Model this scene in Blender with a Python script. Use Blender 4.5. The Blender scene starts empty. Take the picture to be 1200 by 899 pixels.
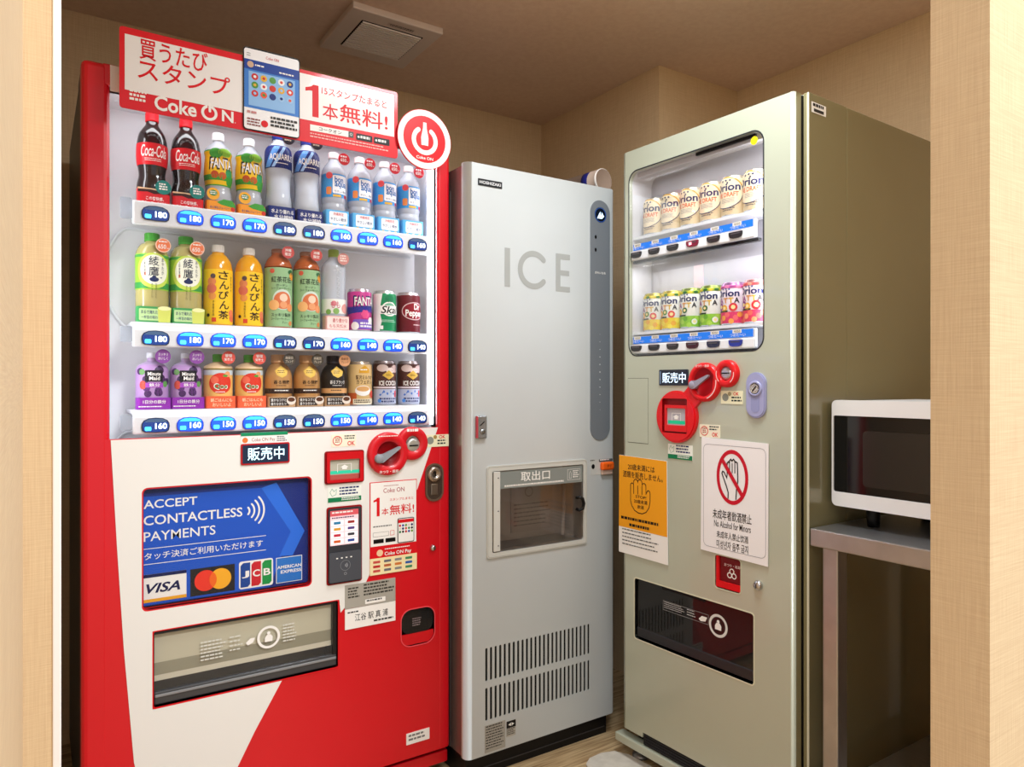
import bpy, bmesh, math, random
from mathutils import Vector, Matrix
from mathutils.geometry import tessellate_polygon
PI = math.pi
S = bpy.context.scene
COL = S.collection
random.seed(7)

# ------------------------------------------------------------------ camera, world, lights, exposure
cd = bpy.data.cameras.new('camera'); cam = bpy.data.objects.new('camera', cd); COL.objects.link(cam)
cam.location = (0, 0, 1.1); cam.rotation_euler = (PI/2, 0, -math.radians(33.49))
cd.sensor_fit = 'HORIZONTAL'; cd.sensor_width = 36; cd.lens = 843.9/1200*36; cd.clip_start = .01
S.camera = cam
S.view_settings.view_transform = 'Standard'; S.view_settings.look = 'None'
S.view_settings.gamma = 1; S.view_settings.use_curve_mapping = False; S.view_settings.exposure = 0.52
w = bpy.data.worlds.new('world'); S.world = w; w.use_nodes = True
w.node_tree.nodes['Background'].inputs[0].default_value = (.97, .98, 1, 1)
w.node_tree.nodes['Background'].inputs[1].default_value = .5

def lamp(name, loc, target, energy, size, size_y=None, col=(1, 1, 1), spread=PI):
    l = bpy.data.lights.new(name, 'AREA'); l.energy = energy; l.color = col; l.spread = spread
    l.size = size
    if size_y: l.shape = 'RECTANGLE'; l.size_y = size_y
    o = bpy.data.objects.new(name, l); COL.objects.link(o); o.location = loc
    o.rotation_euler = (Vector(target)-Vector(loc)).to_track_quat('-Z', 'Y').to_euler(); return o
lamp('alcove_ceiling_light', (1.05, .97, 2.232), (1.05, .98, 0), 13, .36, .40, (.90, .965, 1))
lamp('hall_ceiling_light', (1.2, -1.5, 3.4), (1.0, .6, 1.0), 80, .7, .6, (.95, .98, 1))
lamp('hall_ceiling_light', (-.75, -.9, 2.6), (.9, 1.6, 1.0), 14, .6, .5, (.96, .98, 1))

# ------------------------------------------------------------------ materials
def H(h):
    h = h.lstrip('#'); h = h if len(h) == 6 else ''.join(c+c for c in h); v = [int(h[i:i+2], 16)/255 for i in (0, 2, 4)]
    return tuple(c/12.92 if c <= .04045 else ((c+.055)/1.055)**2.4 for c in v)+(1,)
MC = {}
def M(hexc, rough=.5, metal=0., emit=0., coat=0.):
    k = (hexc, rough, metal, emit, coat)
    if k in MC: return MC[k]
    m = bpy.data.materials.new('surface_'+hexc.strip('#')); m.use_nodes = True
    b = m.node_tree.nodes['Principled BSDF']
    b.inputs['Base Color'].default_value = H(hexc); b.inputs['Roughness'].default_value = rough
    b.inputs['Metallic'].default_value = metal
    if emit:
        b.inputs['Emission Color'].default_value = H(hexc); b.inputs['Emission Strength'].default_value = emit
    if coat: b.inputs['Coat Weight'].default_value = coat; b.inputs['Coat Roughness'].default_value = .08
    if not metal and rough >= .35: b.inputs['Specular IOR Level'].default_value = .25
    MC[k] = m; return m
def nodes(name):
    m = bpy.data.materials.new(name); m.use_nodes = True
    return m, m.node_tree, m.node_tree.nodes['Principled BSDF']
def wallpaper(name, c1, c2):
    m, t, b = nodes(name); N = t.nodes.new; L = t.links.new
    tc = N('ShaderNodeTexCoord'); col = []
    for sc in ((16, 16, 760), (620, 620, 14)):
        mp = N('ShaderNodeMapping'); mp.inputs['Scale'].default_value = sc; L(tc.outputs['Object'], mp.inputs[0])
        n = N('ShaderNodeTexNoise'); n.inputs['Scale'].default_value = 1; n.inputs['Detail'].default_value = 3
        L(mp.outputs[0], n.inputs['Vector']); col.append(n.outputs['Fac'])
    mx = N('ShaderNodeMath'); mx.operation = 'MULTIPLY_ADD'; mx.inputs[1].default_value = .5
    L(col[0], mx.inputs[0]); hf = N('ShaderNodeMath'); hf.operation = 'MULTIPLY'; hf.inputs[1].default_value = .5
    L(col[1], hf.inputs[0]); L(hf.outputs[0], mx.inputs[2])
    r = N('ShaderNodeValToRGB'); r.color_ramp.elements[0].position = .35; r.color_ramp.elements[1].position = .65
    r.color_ramp.elements[0].color = H(c1); r.color_ramp.elements[1].color = H(c2)
    L(mx.outputs[0], r.inputs[0]); L(r.outputs[0], b.inputs['Base Color'])
    bp = N('ShaderNodeBump'); bp.inputs['Strength'].default_value = .15; bp.inputs['Distance'].default_value = .001
    L(mx.outputs[0], bp.inputs['Height']); L(bp.outputs[0], b.inputs['Normal'])
    b.inputs['Roughness'].default_value = .8; return m
def noisy(name, c1, c2, scale, rough=.5, metal=0., coat=0., sc=(1, 1, 1), bump=0., lo=.35, hi=.65):
    m, t, b = nodes(name); N = t.nodes.new; L = t.links.new
    tc = N('ShaderNodeTexCoord'); mp = N('ShaderNodeMapping'); mp.inputs['Scale'].default_value = sc
    L(tc.outputs['Object'], mp.inputs[0]); n = N('ShaderNodeTexNoise'); n.inputs['Scale'].default_value = scale
    n.inputs['Detail'].default_value = 4; L(mp.outputs[0], n.inputs['Vector'])
    r = N('ShaderNodeValToRGB'); r.color_ramp.elements[0].position = lo; r.color_ramp.elements[1].position = hi
    r.color_ramp.elements[0].color = H(c1); r.color_ramp.elements[1].color = H(c2)
    L(n.outputs['Fac'], r.inputs[0]); L(r.outputs[0], b.inputs['Base Color'])
    b.inputs['Roughness'].default_value = rough; b.inputs['Metallic'].default_value = metal
    if coat: b.inputs['Coat Weight'].default_value = coat; b.inputs['Coat Roughness'].default_value = .06
    if bump:
        bp = N('ShaderNodeBump'); bp.inputs['Strength'].default_value = bump; bp.inputs['Distance'].default_value = .001
        L(n.outputs['Fac'], bp.inputs['Height']); L(bp.outputs[0], b.inputs['Normal'])
    return m
def clear(name, tint='#ffffff', refl=.6, body=0., body_col='#e8eef6', ior=1.45):
    """A thin clear sheet: transparent, a fresnel mirror on top and, if asked, some milky body."""
    m, t, b = nodes(name); N = t.nodes.new; L = t.links.new; out = t.nodes['Material Output']
    tr = N('ShaderNodeBsdfTransparent'); tr.inputs[0].default_value = H(tint)
    b.inputs['Base Color'].default_value = H(body_col); b.inputs['Roughness'].default_value = .15
    mx = N('ShaderNodeMixShader'); mx.inputs[0].default_value = body; L(tr.outputs[0], mx.inputs[1]); L(b.outputs[0], mx.inputs[2])
    g = N('ShaderNodeBsdfGlossy'); g.inputs['Roughness'].default_value = .02
    f = N('ShaderNodeFresnel'); f.inputs[0].default_value = ior
    k = N('ShaderNodeMath'); k.operation = 'MULTIPLY'; k.inputs[1].default_value = refl; L(f.outputs[0], k.inputs[0])
    m2 = N('ShaderNodeMixShader'); L(k.outputs[0], m2.inputs[0]); L(mx.outputs[0], m2.inputs[1]); L(g.outputs[0], m2.inputs[2])
    L(m2.outputs[0], out.inputs[0]); return m
WP = wallpaper('woven_wallpaper', '#ceb08a', '#dec49c')
CEIL = noisy('ceiling_paper', '#dcbea8', '#e2c6b0', 60, .9, bump=.1)
FLOOR = noisy('wood_grain_floor', '#8a6a45', '#d8bd92', 6, .45, sc=(1.2, 22, 1), lo=.3, hi=.7)
STEEL = noisy('brushed_steel', '#b6b6b8', '#c0c0c2', 10, .3, .9, sc=(60, 2, 2))
RED = noisy('red_paint', '#d00218', '#d4031c', 3, .34, coat=.2)
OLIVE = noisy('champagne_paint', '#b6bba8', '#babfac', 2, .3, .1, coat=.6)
OLIVE_SHADED = noisy('shaded_champagne_paint', '#87805e', '#8b8462', 2, .26, .15, coat=.5)  # darker copy of the champagne paint; shade on the side put into its colour
ICEW = noisy('silver_white_paint', '#c6ccce', '#cbd1d3', 2, .42, .15)
GLASS = clear('window_glass', refl=.25)
DARKGLASS = clear('smoked_flap', '#9a9a9a', refl=1., body=.12, body_col='#606060')
PET = clear('clear_plastic', '#eef2fa', refl=.5, body=.5, body_col='#eaf0fa')
WHITE = M('#ececec', .45); WHITEG = M('#e6e9ee', .3); BLACK = M('#0a0a0c', .35); DARK = M('#22242a', .4)
CHROME = M('#c8c8cc', .18, 1.); GREY = M('#7f858a', .45); CARD = M('#f2f0ec', .6)
REDF = M('#d8101c', .45); NAVY = M('#0d1c52', .4); BLUEF = M('#1e6fd0', .45)

# ------------------------------------------------------------------ geometry helpers
GC = {}
def glyph(s, bold=0., shear=0.):
    bold = min(bold, .009 if any(ord(ch) > 0x2e80 for ch in s) else .024)
    k = (s, bold, shear)
    if k in GC: return GC[k]
    c = bpy.data.curves.new('t', 'FONT'); c.body = s; c.offset = bold; c.shear = shear; c.resolution_u = 3
    o = bpy.data.objects.new('t', c); COL.objects.link(o)
    dg = bpy.context.evaluated_depsgraph_get()
    me = bpy.data.meshes.new_from_object(o.evaluated_get(dg))
    v = [(a.co.x, a.co.y) for a in me.vertices]; f = [tuple(p.vertices) for p in me.polygons]
    bpy.data.objects.remove(o); bpy.data.curves.remove(c); bpy.data.meshes.remove(me)
    x0 = min(a for a, _ in v); x1 = max(a for a, _ in v); y0 = min(b for _, b in v); y1 = max(b for _, b in v)
    v = [((a-x0)/(x1-x0), (b-y0)/max(y1-y0, 1e-6)) for a, b in v]
    GC[k] = (v, f, (x1-x0)/max(y1-y0, 1e-6)); return GC[k]

def rrect(x0, z0, x1, z1, r=.005, n=5):
    r = min(r, (x1-x0)/2-1e-6, (z1-z0)/2-1e-6); p = []
    for cx, cz, a in ((x1-r, z0+r, -PI/2), (x1-r, z1-r, 0), (x0+r, z1-r, PI/2), (x0+r, z0+r, PI)):
        for i in range(n+1):
            t = a+PI/2*i/n; p.append((cx+r*math.cos(t), cz+r*math.sin(t)))
    return p
def circ(cx, cz, rx, rz=None, n=28, a0=0., a1=2*PI):
    rz = rz or rx; full = abs(a1-a0-2*PI) < 1e-6; m = n if full else n+1
    return [(cx+rx*math.cos(a0+(a1-a0)*i/n), cz+rz*math.sin(a0+(a1-a0)*i/n)) for i in range(m)]
def starp(cx, cz, r): return [(cx+(r if i % 2 == 0 else r*.45)*math.sin(PI*i/5), cz+(r if i % 2 == 0 else r*.45)*math.cos(PI*i/5)) for i in range(10)]
def flat(y): return lambda x, z: (x, y, z)

class MB:
    def __init__(s): s.v = []; s.f = []; s.m = []; s.sm = []; s.mats = []
    def slot(s, m):
        if m not in s.mats: s.mats.append(m)
        return s.mats.index(m)
    def add(s, vs, fs, m, smooth=False):
        o = len(s.v); s.v += [tuple(a) for a in vs]; k = s.slot(m)
        for f in fs: s.f.append(tuple(i+o for i in f)); s.m.append(k); s.sm.append(smooth)
        return s
    def bm(s, b, m, smooth=False):
        b.verts.ensure_lookup_table(); b.verts.index_update()
        s.add([v.co[:] for v in b.verts], [[v.index for v in f.verts] for f in b.faces], m, smooth); b.free(); return s
    def box(s, x0, x1, y0, y1, z0, z1, m, bev=0., seg=2):
        b = bmesh.new(); bmesh.ops.create_cube(b, size=1)
        for v in b.verts: v.co = ((x0+x1)/2+v.co.x*(x1-x0), (y0+y1)/2+v.co.y*(y1-y0), (z0+z1)/2+v.co.z*(z1-z0))
        if bev: bmesh.ops.bevel(b, geom=b.edges[:], offset=bev, segments=seg, profile=.5, affect='EDGES')
        return s.bm(b, m)
    def decal(s, pts, mp, m, holes=(), cut=None):
        """A filled outline laid on a surface by the map mp(x, z)."""
        loops = [[Vector((a, b, 0)) for a, b in pts]]+[[Vector((a, b, 0)) for a, b in h] for h in holes]
        allp = [p for l in loops for p in l]
        tr = tessellate_polygon(loops)
        return s.lay([(p.x, p.y) for p in allp], tr, mp, m, cut)
    def lay(s, v2, fs, mp, m, cut=None):
        fx = []
        for f in fs:
            a = sum(v2[f[i]][0]*v2[f[(i+1) % len(f)]][1]-v2[f[(i+1) % len(f)]][0]*v2[f[i]][1] for i in range(len(f)))
            if abs(a) > 1e-13: fx.append(tuple(f) if a > 0 else tuple(reversed(f)))
        if cut:
            b = bmesh.new(); bv = [b.verts.new((x, z, 0)) for x, z in v2]
            for f in fx:
                try: b.faces.new([bv[i] for i in f])
                except ValueError: pass
            for ax in (0, 1):
                lo = min(p[ax] for p in v2); hi = max(p[ax] for p in v2); n = int((hi-lo)/cut[ax])
                for i in range(1, n+1):
                    c = [0, 0, 0]; c[ax] = lo+(hi-lo)*i/(n+1); no = [0, 0, 0]; no[ax] = 1
                    bmesh.ops.bisect_plane(b, geom=b.verts[:]+b.edges[:]+b.faces[:], plane_co=c, plane_no=no)
            b.verts.index_update()
            v2 = [(v.co.x, v.co.y) for v in b.verts]; fx = [[v.index for v in f.verts] for f in b.faces]; b.free()
        return s.add([mp(x, z) for x, z in v2], fx, m)
    def text(s, t, x0, z0, x1, z1, mp, m, bold=0., shear=0., cut=None, keep=False):
        if not callable(mp): mp = flat(mp)
        v, f, asp = glyph(t, bold, shear)
        if keep:                                    # keep the letters' own proportion, centred in the box
            wd = (z1-z0)*asp; c = (x0+x1)/2
            if wd < x1-x0: x0, x1 = c-wd/2, c+wd/2
        return s.lay([(x0+a*(x1-x0), z0+b*(z1-z0)) for a, b in v], f, mp, m, cut)
    def vtext(s, t, cx, z1, z0, w, mp, m, bold=0., cut=None):
        h = (z1-z0)/len(t)
        for i, ch in enumerate(t): s.text(ch, cx-w/2, z1-h*(i+.93), cx+w/2, z1-h*(i+.07), mp, m, bold, 0, cut)
        return s
    def plate(s, pts, y0, y1, m, holes=()):
        """An outline with holes, front at y0, back at y1."""
        s.decal(pts, flat(y0), m, holes)
        for lp, sg in [(pts, 1)]+[(h, -1) for h in holes]:
            a = sum(lp[i][0]*lp[(i+1) % len(lp)][1]-lp[(i+1) % len(lp)][0]*lp[i][1] for i in range(len(lp)))
            if a*sg < 0: lp = list(reversed(lp))
            n = len(lp); vs = [(x, y0, z) for x, z in lp]+[(x, y1, z) for x, z in lp]
            s.add(vs, [(i, i+n, (i+1) % n+n, (i+1) % n) for i in range(n)], m)
        s.add([(x, y1, z) for x, z in reversed(list(pts))], [], m)
        loops = [[Vector((a, b, 0)) for a, b in pts]]+[[Vector((a, b, 0)) for a, b in h] for h in holes]
        ap = [p for l in loops for p in l]; fx = []
        for f in tessellate_polygon(loops):
            p = [ap[i] for i in f]; a = (p[1]-p[0]).cross(p[2]-p[0]).z
            if abs(a) > 1e-13: fx.append(tuple(f) if a < 0 else tuple(reversed(f)))
        return s.add([(p.x, y1, p.y) for p in ap], fx, m)
    def one(s, x0, z0, x1, z1, y, m):
        w, h = x1-x0, z1-z0
        return s.decal([(x0+w*.52, z0), (x1, z0), (x1, z1), (x0+w*.60, z1), (x0+w*.42, z1-h*.07), (x0, z1-h*.13), (x0, z1-h*.24), (x0+w*.30, z1-h*.20), (x0+w*.52, z1-h*.20)], flat(y), m)
    def dash(s, x0, z0, x1, z1, rows, y, m, fill=.5):
        """Print too small to read: rows of short strokes."""
        mp = y if callable(y) else flat(y)
        h = (z1-z0)/rows
        for r in range(rows):
            x = x0; zt = z1-h*r
            end = x1-(x1-x0)*random.random()*.25
            while x < end-1e-4:
                wd = h*(.4+random.random()*.9); e = min(x+wd, end)
                s.decal([(x, zt-h*fill), (e, zt-h*fill), (e, zt), (x, zt)], mp, m); x = e+h*.22
        return s
    def stroke(s, pts, w, y, m, closed=False):
        """A pen line of width w: one mitred ribbon, round at open ends."""
        mp = y if callable(y) else flat(y)
        n = len(pts); L = []; R = []
        for i in range(n):
            a = pts[(i-1) % n] if closed or i else None; c = pts[(i+1) % n] if closed or i < n-1 else None; p = pts[i]
            ds = []
            for q, r in ((a, p), (p, c)):
                if q and r:
                    d = math.hypot(r[0]-q[0], r[1]-q[1]) or 1e-9; ds.append(((r[0]-q[0])/d, (r[1]-q[1])/d))
            if len(ds) == 1: nx, nz, k = -ds[0][1], ds[0][0], 1
            else:
                nx, nz = -(ds[0][1]+ds[1][1]), ds[0][0]+ds[1][0]; l = math.hypot(nx, nz) or 1e-9; nx /= l; nz /= l
                k = 1/max(.45, -ds[0][1]*nx+ds[0][0]*nz)
            L.append((p[0]+nx*w/2*k, p[1]+nz*w/2*k)); R.append((p[0]-nx*w/2*k, p[1]-nz*w/2*k))
        V = L+R; F = [(i, (i+1) % n, (i+1) % n+n, i+n) for i in range(n if closed else n-1)]
        if not closed:
            for e, o in ((0, 1), (n-1, n-2)):
                t = math.atan2(pts[e][1]-pts[o][1], pts[e][0]-pts[o][0]); k0 = len(V)
                V = V+[(pts[e][0]+w/2*math.cos(t-PI/2+PI*j/6), pts[e][1]+w/2*math.sin(t-PI/2+PI*j/6)) for j in range(7)]
                F.append(tuple(range(k0, k0+7)))
        return s.lay(V, F, mp, m)
    def recess(s, pts, y0, y1, m, back=None):
        """The inside of a pocket: walls along the outline and a back."""
        a = sum(pts[i][0]*pts[(i+1) % len(pts)][1]-pts[(i+1) % len(pts)][0]*pts[i][1] for i in range(len(pts)))
        if a > 0: pts = list(reversed(pts))
        n = len(pts); vs = [(x, y0, z) for x, z in pts]+[(x, y1, z) for x, z in pts]
        s.add(vs, [(i, i+n, (i+1) % n+n, (i+1) % n) for i in range(n)], m)
        return s.decal(pts, flat(y1), back or m)
    def lathe(s, prof, m, cx=0, cy=0, n=28, smooth=True, axis='z', cz=0):
        """prof: (r, z) up the axis; m: one material or one per band."""
        for i in range(len(prof)-1):
            (r0, z0), (r1, z1) = prof[i], prof[i+1]; mm = m[i] if isinstance(m, list) else m
            vs = []; k = 0
            for r, z in ((r0, z0), (r1, z1)):
                for j in range(n):
                    t = 2*PI*j/n; q = (r*math.cos(t), r*math.sin(t))
                    vs.append((cx+q[0], cy+q[1], cz+z) if axis == 'z' else (cx+q[0], cy-z, cz+q[1]) if axis == 'y' else (cx+z, cy+q[0], cz+q[1]))
            fs = [(j, (j+1) % n, (j+1) % n+n, j+n) for j in range(n)]
            if axis == 'y': fs = [tuple(reversed(f)) for f in fs]
            if axis == 'y': fs = [tuple(reversed(f)) for f in fs]
            s.add(vs, fs, mm, smooth)
        return s
    def tube(s, pts, r, m, n=8):
        P = [Vector(p) for p in pts]; rings = []
        for i, p in enumerate(P):
            d = ((P[min(i+1, len(P)-1)]-P[max(i-1, 0)])).normalized()
            a = d.orthogonal().normalized() if i == 0 else (a-d*a.dot(d)).normalized(); b = d.cross(a)
            rings.append([p+a*r*math.cos(2*PI*j/n)+b*r*math.sin(2*PI*j/n) for j in range(n)])
        vs = [v for q in rings for v in q]; fs = []
        for i in range(len(P)-1):
            fs += [(i*n+j, i*n+(j+1) % n, (i+1)*n+(j+1) % n, (i+1)*n+j) for j in range(n)]
        fs += [tuple(reversed(range(n))), tuple(range((len(P)-1)*n, len(P)*n))]
        return s.add(vs, fs, m, True)
    def build(s, name, parent=None, label=None, loc=None):
        me = bpy.data.meshes.new(name); me.from_pydata(s.v, [], s.f)
        for m in s.mats: me.materials.append(m)
        me.polygons.foreach_set('material_index', s.m); me.polygons.foreach_set('use_smooth', s.sm)
        b = bmesh.new(); b.from_mesh(me); bmesh.ops.remove_doubles(b, verts=b.verts[:], dist=2e-6); b.to_mesh(me); b.free(); me.update()
        o = bpy.data.objects.new(name, me); COL.objects.link(o)
        if parent: o.parent = parent
        if label: o['label'] = label
        if loc: o.location = loc
        return o
def thing(name, label, cat, loc=(0, 0, 0), rz=0, group=None):
    o = bpy.data.objects.new(name, None); COL.objects.link(o); o.location = loc; o.rotation_euler = (0, 0, rz)
    o.empty_display_size = .05; return tag(o, label, cat, group)
def tag(o, label, cat, group=None):
    o['label'] = label; o['category'] = cat
    if group: o['group'] = group
    return o
def struct(o): o['kind'] = 'structure'; return o
def dup(root, loc, label, rz=None):
    r = root.copy(); COL.objects.link(r); r.location = loc; r['label'] = label
    if rz is not None: r.rotation_euler = (0, 0, rz)
    for ch in root.children:
        c = ch.copy(); COL.objects.link(c); c.parent = r
        for g in ch.children:
            d = g.copy(); COL.objects.link(d); d.parent = c
    return r

# ------------------------------------------------------------------ the setting
struct(MB().box(-1.6, 3.2, -1.9, 2.75, -.05, 0, FLOOR).build('floor'))
struct(MB().box(-.4, 2.5, .4, 2.75, 2.24, 2.3, CEIL).build('ceiling'))
struct(MB().box(-.4, 1.9, 2.58, 2.68, 0, 2.24, WP).build('wall_back'))
struct(MB().box(1.862, 2.4, 1.86, 2.58, 0, 2.24, WP).build('wall_corner'))
struct(MB().box(2.285, 2.4, .468, 1.86, 0, 2.24, WP).build('wall_right'))
struct(MB().box(-.2, -.08, 1.09, 2.58, 0, 2.24, WP).build('wall_left'))
struct(MB().box(-.6, -.012, .3, 1.0, 0, 2.42, WP).box(-.2, .0165, 1.0, 1.09, 0, 2.24, WP).build('wall_left_return'))
struct(MB().box(.0165, .0252, .997, 1.093, 0, 2.24, M('#f4efec', .4), .0015).build('trim_1'))
struct(MB().box(.945, 2.4, .4, .468, 0, 2.42, WP).build('wall_front'))

mt = MB(); o = [(1.26, 1.20), (1.44, 1.20), (1.47, 1.50), (1.462, 1.585), (1.44, 1.623), (1.40, 1.636), (1.352, 1.632), (1.322, 1.612), (1.312, 1.58)]
mt.add([(x, y, z) for z in (.0005, .004) for x, y in o], [tuple(range(9, 18)), tuple(reversed(range(9)))]+[(i, (i+1) % 9, (i+1) % 9+9, i+9) for i in range(9)], noisy('pale_floor_sheet', '#cfc8bc', '#ddd6ca', 40, .5))
tag(mt.build('floor_mat'), 'pale rounded floor sheet lying before the foot of the olive vending machine', 'mat')

# ------------------------------------------------------------------ ceiling vent
v = thing('ceiling_vent', 'square slatted air vent on the ceiling above the ice machine', 'vent', (.787, 2.045, 2.24))
b = MB(); fr = M('#d9c8bc', .5)
b.box(0, .303, 0, .306, -.022, 0, fr, .004); b.build('frame', v)
b = MB()
for i in range(15): b.box(.055, .253, .06+i*.0126, .066+i*.0126, -.027, -.021, M('#ece0d6', .5))
b.build('slat_grille', v)
b = MB(); b.box(.05, .258, .055, .245, -.0225, -.0215, M('#2a201c', .9)); b.build('duct_opening', v)
b = MB(); b.decal([(-.045, -.008), (.045, -.008), (.045, .008), (-.045, .008)], lambda x, z: (.17-x, .032+z, -.0226), M('#cbb8ac', .6))
b.dash(-.042, -.007, .042, .007, 2, lambda x, z: (.17-x, .032+z, -.0229), M('#3a2c28', .7)); b.build('warning_sticker', v)

# ------------------------------------------------------------------ red drinks machine (front plane y = 0, x to the right, z up)
rm = thing('drinks_vending_machine', 'large red and white drinks vending machine with three lit rows of bottles', 'vending machine', (.081, 1.79, 0))
W, HT = .893, 1.797
scr = rrect(.1192, .594, .496, .864, .010); dsp = rrect(.1398, .3725, .567, .5425, .004); crt = rrect(.7445, .384, .8443, .483, .028, 6)
b = MB()
b.box(0, .0543, 0, .05, .075, HT, RED, .012, 3); b.box(.8549, W, 0, .05, .075, HT, RED, .008, 3)
b.box(.04, .87, .0006, .05, 1.749, HT-.0006, RED, .004)
b.plate([(.03, .078), (.88, .078), (.88, .978), (.03, .978)], .0005, .012, RED, [scr, dsp, crt])
b.build('door', rm)
b = MB(); b.box(.003, .888, .165, .72, .05, HT-.004, M('#0e1018', .35), .004)
b.box(.002, .03, .05, .165, .07, HT-.003, BLACK); b.box(.862, .891, .05, .165, .07, HT-.003, BLACK); b.box(.03, .862, .05, .165, 1.757, HT-.003, BLACK)
b.box(.03, .862, .10, .165, .07, .3, BLACK)
b.build('cabinet', rm)
b = MB(); b.box(.0, W, .012, .05, .03, .064, RED, .004); b.build('kick_plate', rm)
b = MB(); b.box(.02, W-.02, .03, .06, .06, .08, BLACK)
b.box(.02, .86, .08, .7, 0, .052, BLACK); b.build('plinth', rm)
lin = M('#e4e4e8', .5)
b = MB(); b.recess([(.0543, .966), (.8549, .966), (.8549, 1.749), (.0543, 1.749)], .012, .15, lin)
b.build('display_lining', rm)
b = MB()
for zz, s_ in ((1.47, 1), (1.235, -1), (.985, 1)):
    b.tube([(.056+.05*t, .146, zz-.07*s_*(1-t)**2) for t in (0, .15, .3, .5, .7, .85, 1)]+[(.84, .146, zz)], .0035, WHITEG)
b.build('lining_rib', rm)
b = MB(); b.box(.843, .8525, .02, .045, .985, 1.72, M('#f4f6ff', .4, 0, 2.2), .002); b.build('light_tube', rm)
lp = lamp('display_light', (.081+.8538, 1.79+.03, 1.36), (.081+.3, 1.79+.13, 1.36), 1.6, .03, .7, (.93, .96, 1)); 
lamp('display_light', (.081+.45, 1.79+.035, 1.742), (.081+.45, 1.79+.10, 1.3), .5, .74, .03, (.95, .97, 1))
lamp('display_light', (.081+.0552, 1.79+.03, 1.36), (.081+.6, 1.79+.13, 1.36), .55, .03, .7, (.93, .96, 1))
for zz, k in ((1.505, 0), (1.24, 1), (1.04, 2)):
    b = MB(); b.box(.10, .841, .035, .149, zz-.008, zz, WHITEG); b.build('shelf', rm)
RZ = [(1.459, 1.512), (1.183, 1.2245), (.985, 1.027)]
prices = [['180', '180', '170', '170', '180', '180', '160', '160', '160', '160'], ['180', '180', '170', '170', '170', '170', '160', '140', '140', '140'], ['160', '160', '150', '150', '150', '150', '150', '140', '140', '140']]
lit = [[0, 1, 1, 1, 0, 0, 1, 1, 1, 0], [0, 1, 1, 1, 0, 0, 1, 1, 1, 0], [0, 1, 1, 1, 0, 0, 1, 1, 1, 0]]
BLIT = M('#1650ff', .2, 0, .75); BDIM = M('#12327a', .2, 0, .5); BTOP = M('#39b4ff', .2, 0, .8); BSPOT = M('#3fd0ff', .3, 0, 1.6); BDIG = M('#eafaff', .3, 0, 1.2)
BEZ = M('#15203c', .25)
def dshape(w, h):
    return [(-w*.5, -h*.12), (-w*.47, -h*.36), (-w*.38, -h*.47), (0, -h*.5), (w*.38, -h*.47), (w*.47, -h*.36), (w*.5, -h*.1), (w*.49, h*.12), (w*.42, h*.32), (w*.25, h*.46), (0, h*.5), (-w*.25, h*.46), (-w*.42, h*.32), (-w*.49, h*.12)]
BMESH = {}
for r in range(3):
    z0, z1 = RZ[r]
    b = MB(); b.box(.100, .842, .02, .036, z0, z1, WHITEG, .004)
    if r: b.box(.100, .842, .027, .033, z1-.002, z1+.012, M('#f0f2f6', .2), .001)
    b.box(.842, .853, .022, .034, z0+.002, z1-.002, WHITEG, .002)
    rail = b.build('price_rail', rm)
    b = MB(); b.plate(rrect(.076, z0+.01, .0995, z1+.004, .004), .024, .032, clear('acrylic_end', '#dfe4ea', .8, .25)); b.build('rail_end_cap', rail)
    for c in range(10):
        k = (prices[r][c], lit[r][c])
        if k not in BMESH:
            b = MB(); w_, h_ = .058, .034
            b.plate(dshape(w_, h_), -.003, .0, BEZ if not k[1] else M('#1230c8', .2))
            b.decal(dshape(w_*.93, h_*.9), flat(-.0033), BLIT if k[1] else BDIM)
            b.decal([(-w_*.40, h_*.20), (w_*.42, h_*.20), (w_*.36, h_*.32), (w_*.2, h_*.42), (0, h_*.44), (-w_*.2, h_*.42), (-w_*.34, h_*.32)], flat(-.0036), BTOP if k[1] else M('#4a6890', .2))
            b.decal(rrect(-w_*.38, -h_*.36, -w_*.16, -h_*.1, .002), flat(-.0038), BSPOT)
            b.text(k[0], -w_*.02, -h_*.26, w_*.40, h_*.14, -.0038, BDIG, .03)
            o = b.build('selection_button', rail); BMESH[k] = o.data
        else:
            o = bpy.data.objects.new('selection_button', BMESH[k]); COL.objects.link(o); o.parent = rail
        o.location = (.1462+.0728*c, .02, (z0+z1)/2+(-.0005 if r else 0))
b = MB(); b.plate([(.0543, .978), (.8549, .978), (.8549, 1.749), (.0543, 1.749)], .006, .009, GLASS); b.build('glass_pane', rm)
b = MB(); b.plate([(.0543, 1.737), (.8549, 1.757), (.8549, 1.795), (.0543, 1.7935)], -.0012, .001, WHITE); b.build('white_header', rm)
# white lower area
wp = [(.0555, .9765), (.8549, .9775), (.826, .90), (.7919, .811), (.7236, .6972), (.653, .5974), (.6411, .5745), (.5738, .5101), (.5534, .4656), (.4217, .3648), (.36, .262), (.292, .135), (.262, .079), (.136, .079), (.121, .16), (.1006, .2615), (.0806, .5179), (.0674, .7445)]
cut_d = [(.1375, .3700), (.5695, .3700), (.5695, .5448), (.1375, .5448)]
# keep the white sheet clear of the hatch: outline runs round it
wp = [(.0555, .9765), (.8549, .9775), (.826, .90), (.7919, .811), (.7236, .6972), (.653, .5974), (.6411, .5745), (.5738, .5101), (.5705, .5445), (.1373, .5445), (.1373, .3695), (.4245, .3695), (.36, .262), (.292, .135), (.262, .079), (.136, .079), (.121, .16), (.1006, .2615), (.0806, .5179), (.0674, .7445)]
b = MB(); b.plate(wp, -.0008, .001, M('#e9e8e4', .35), [rrect(.1160, .5908, .4992, .8672, .012)]); b.build('white_panel', rm)
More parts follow.
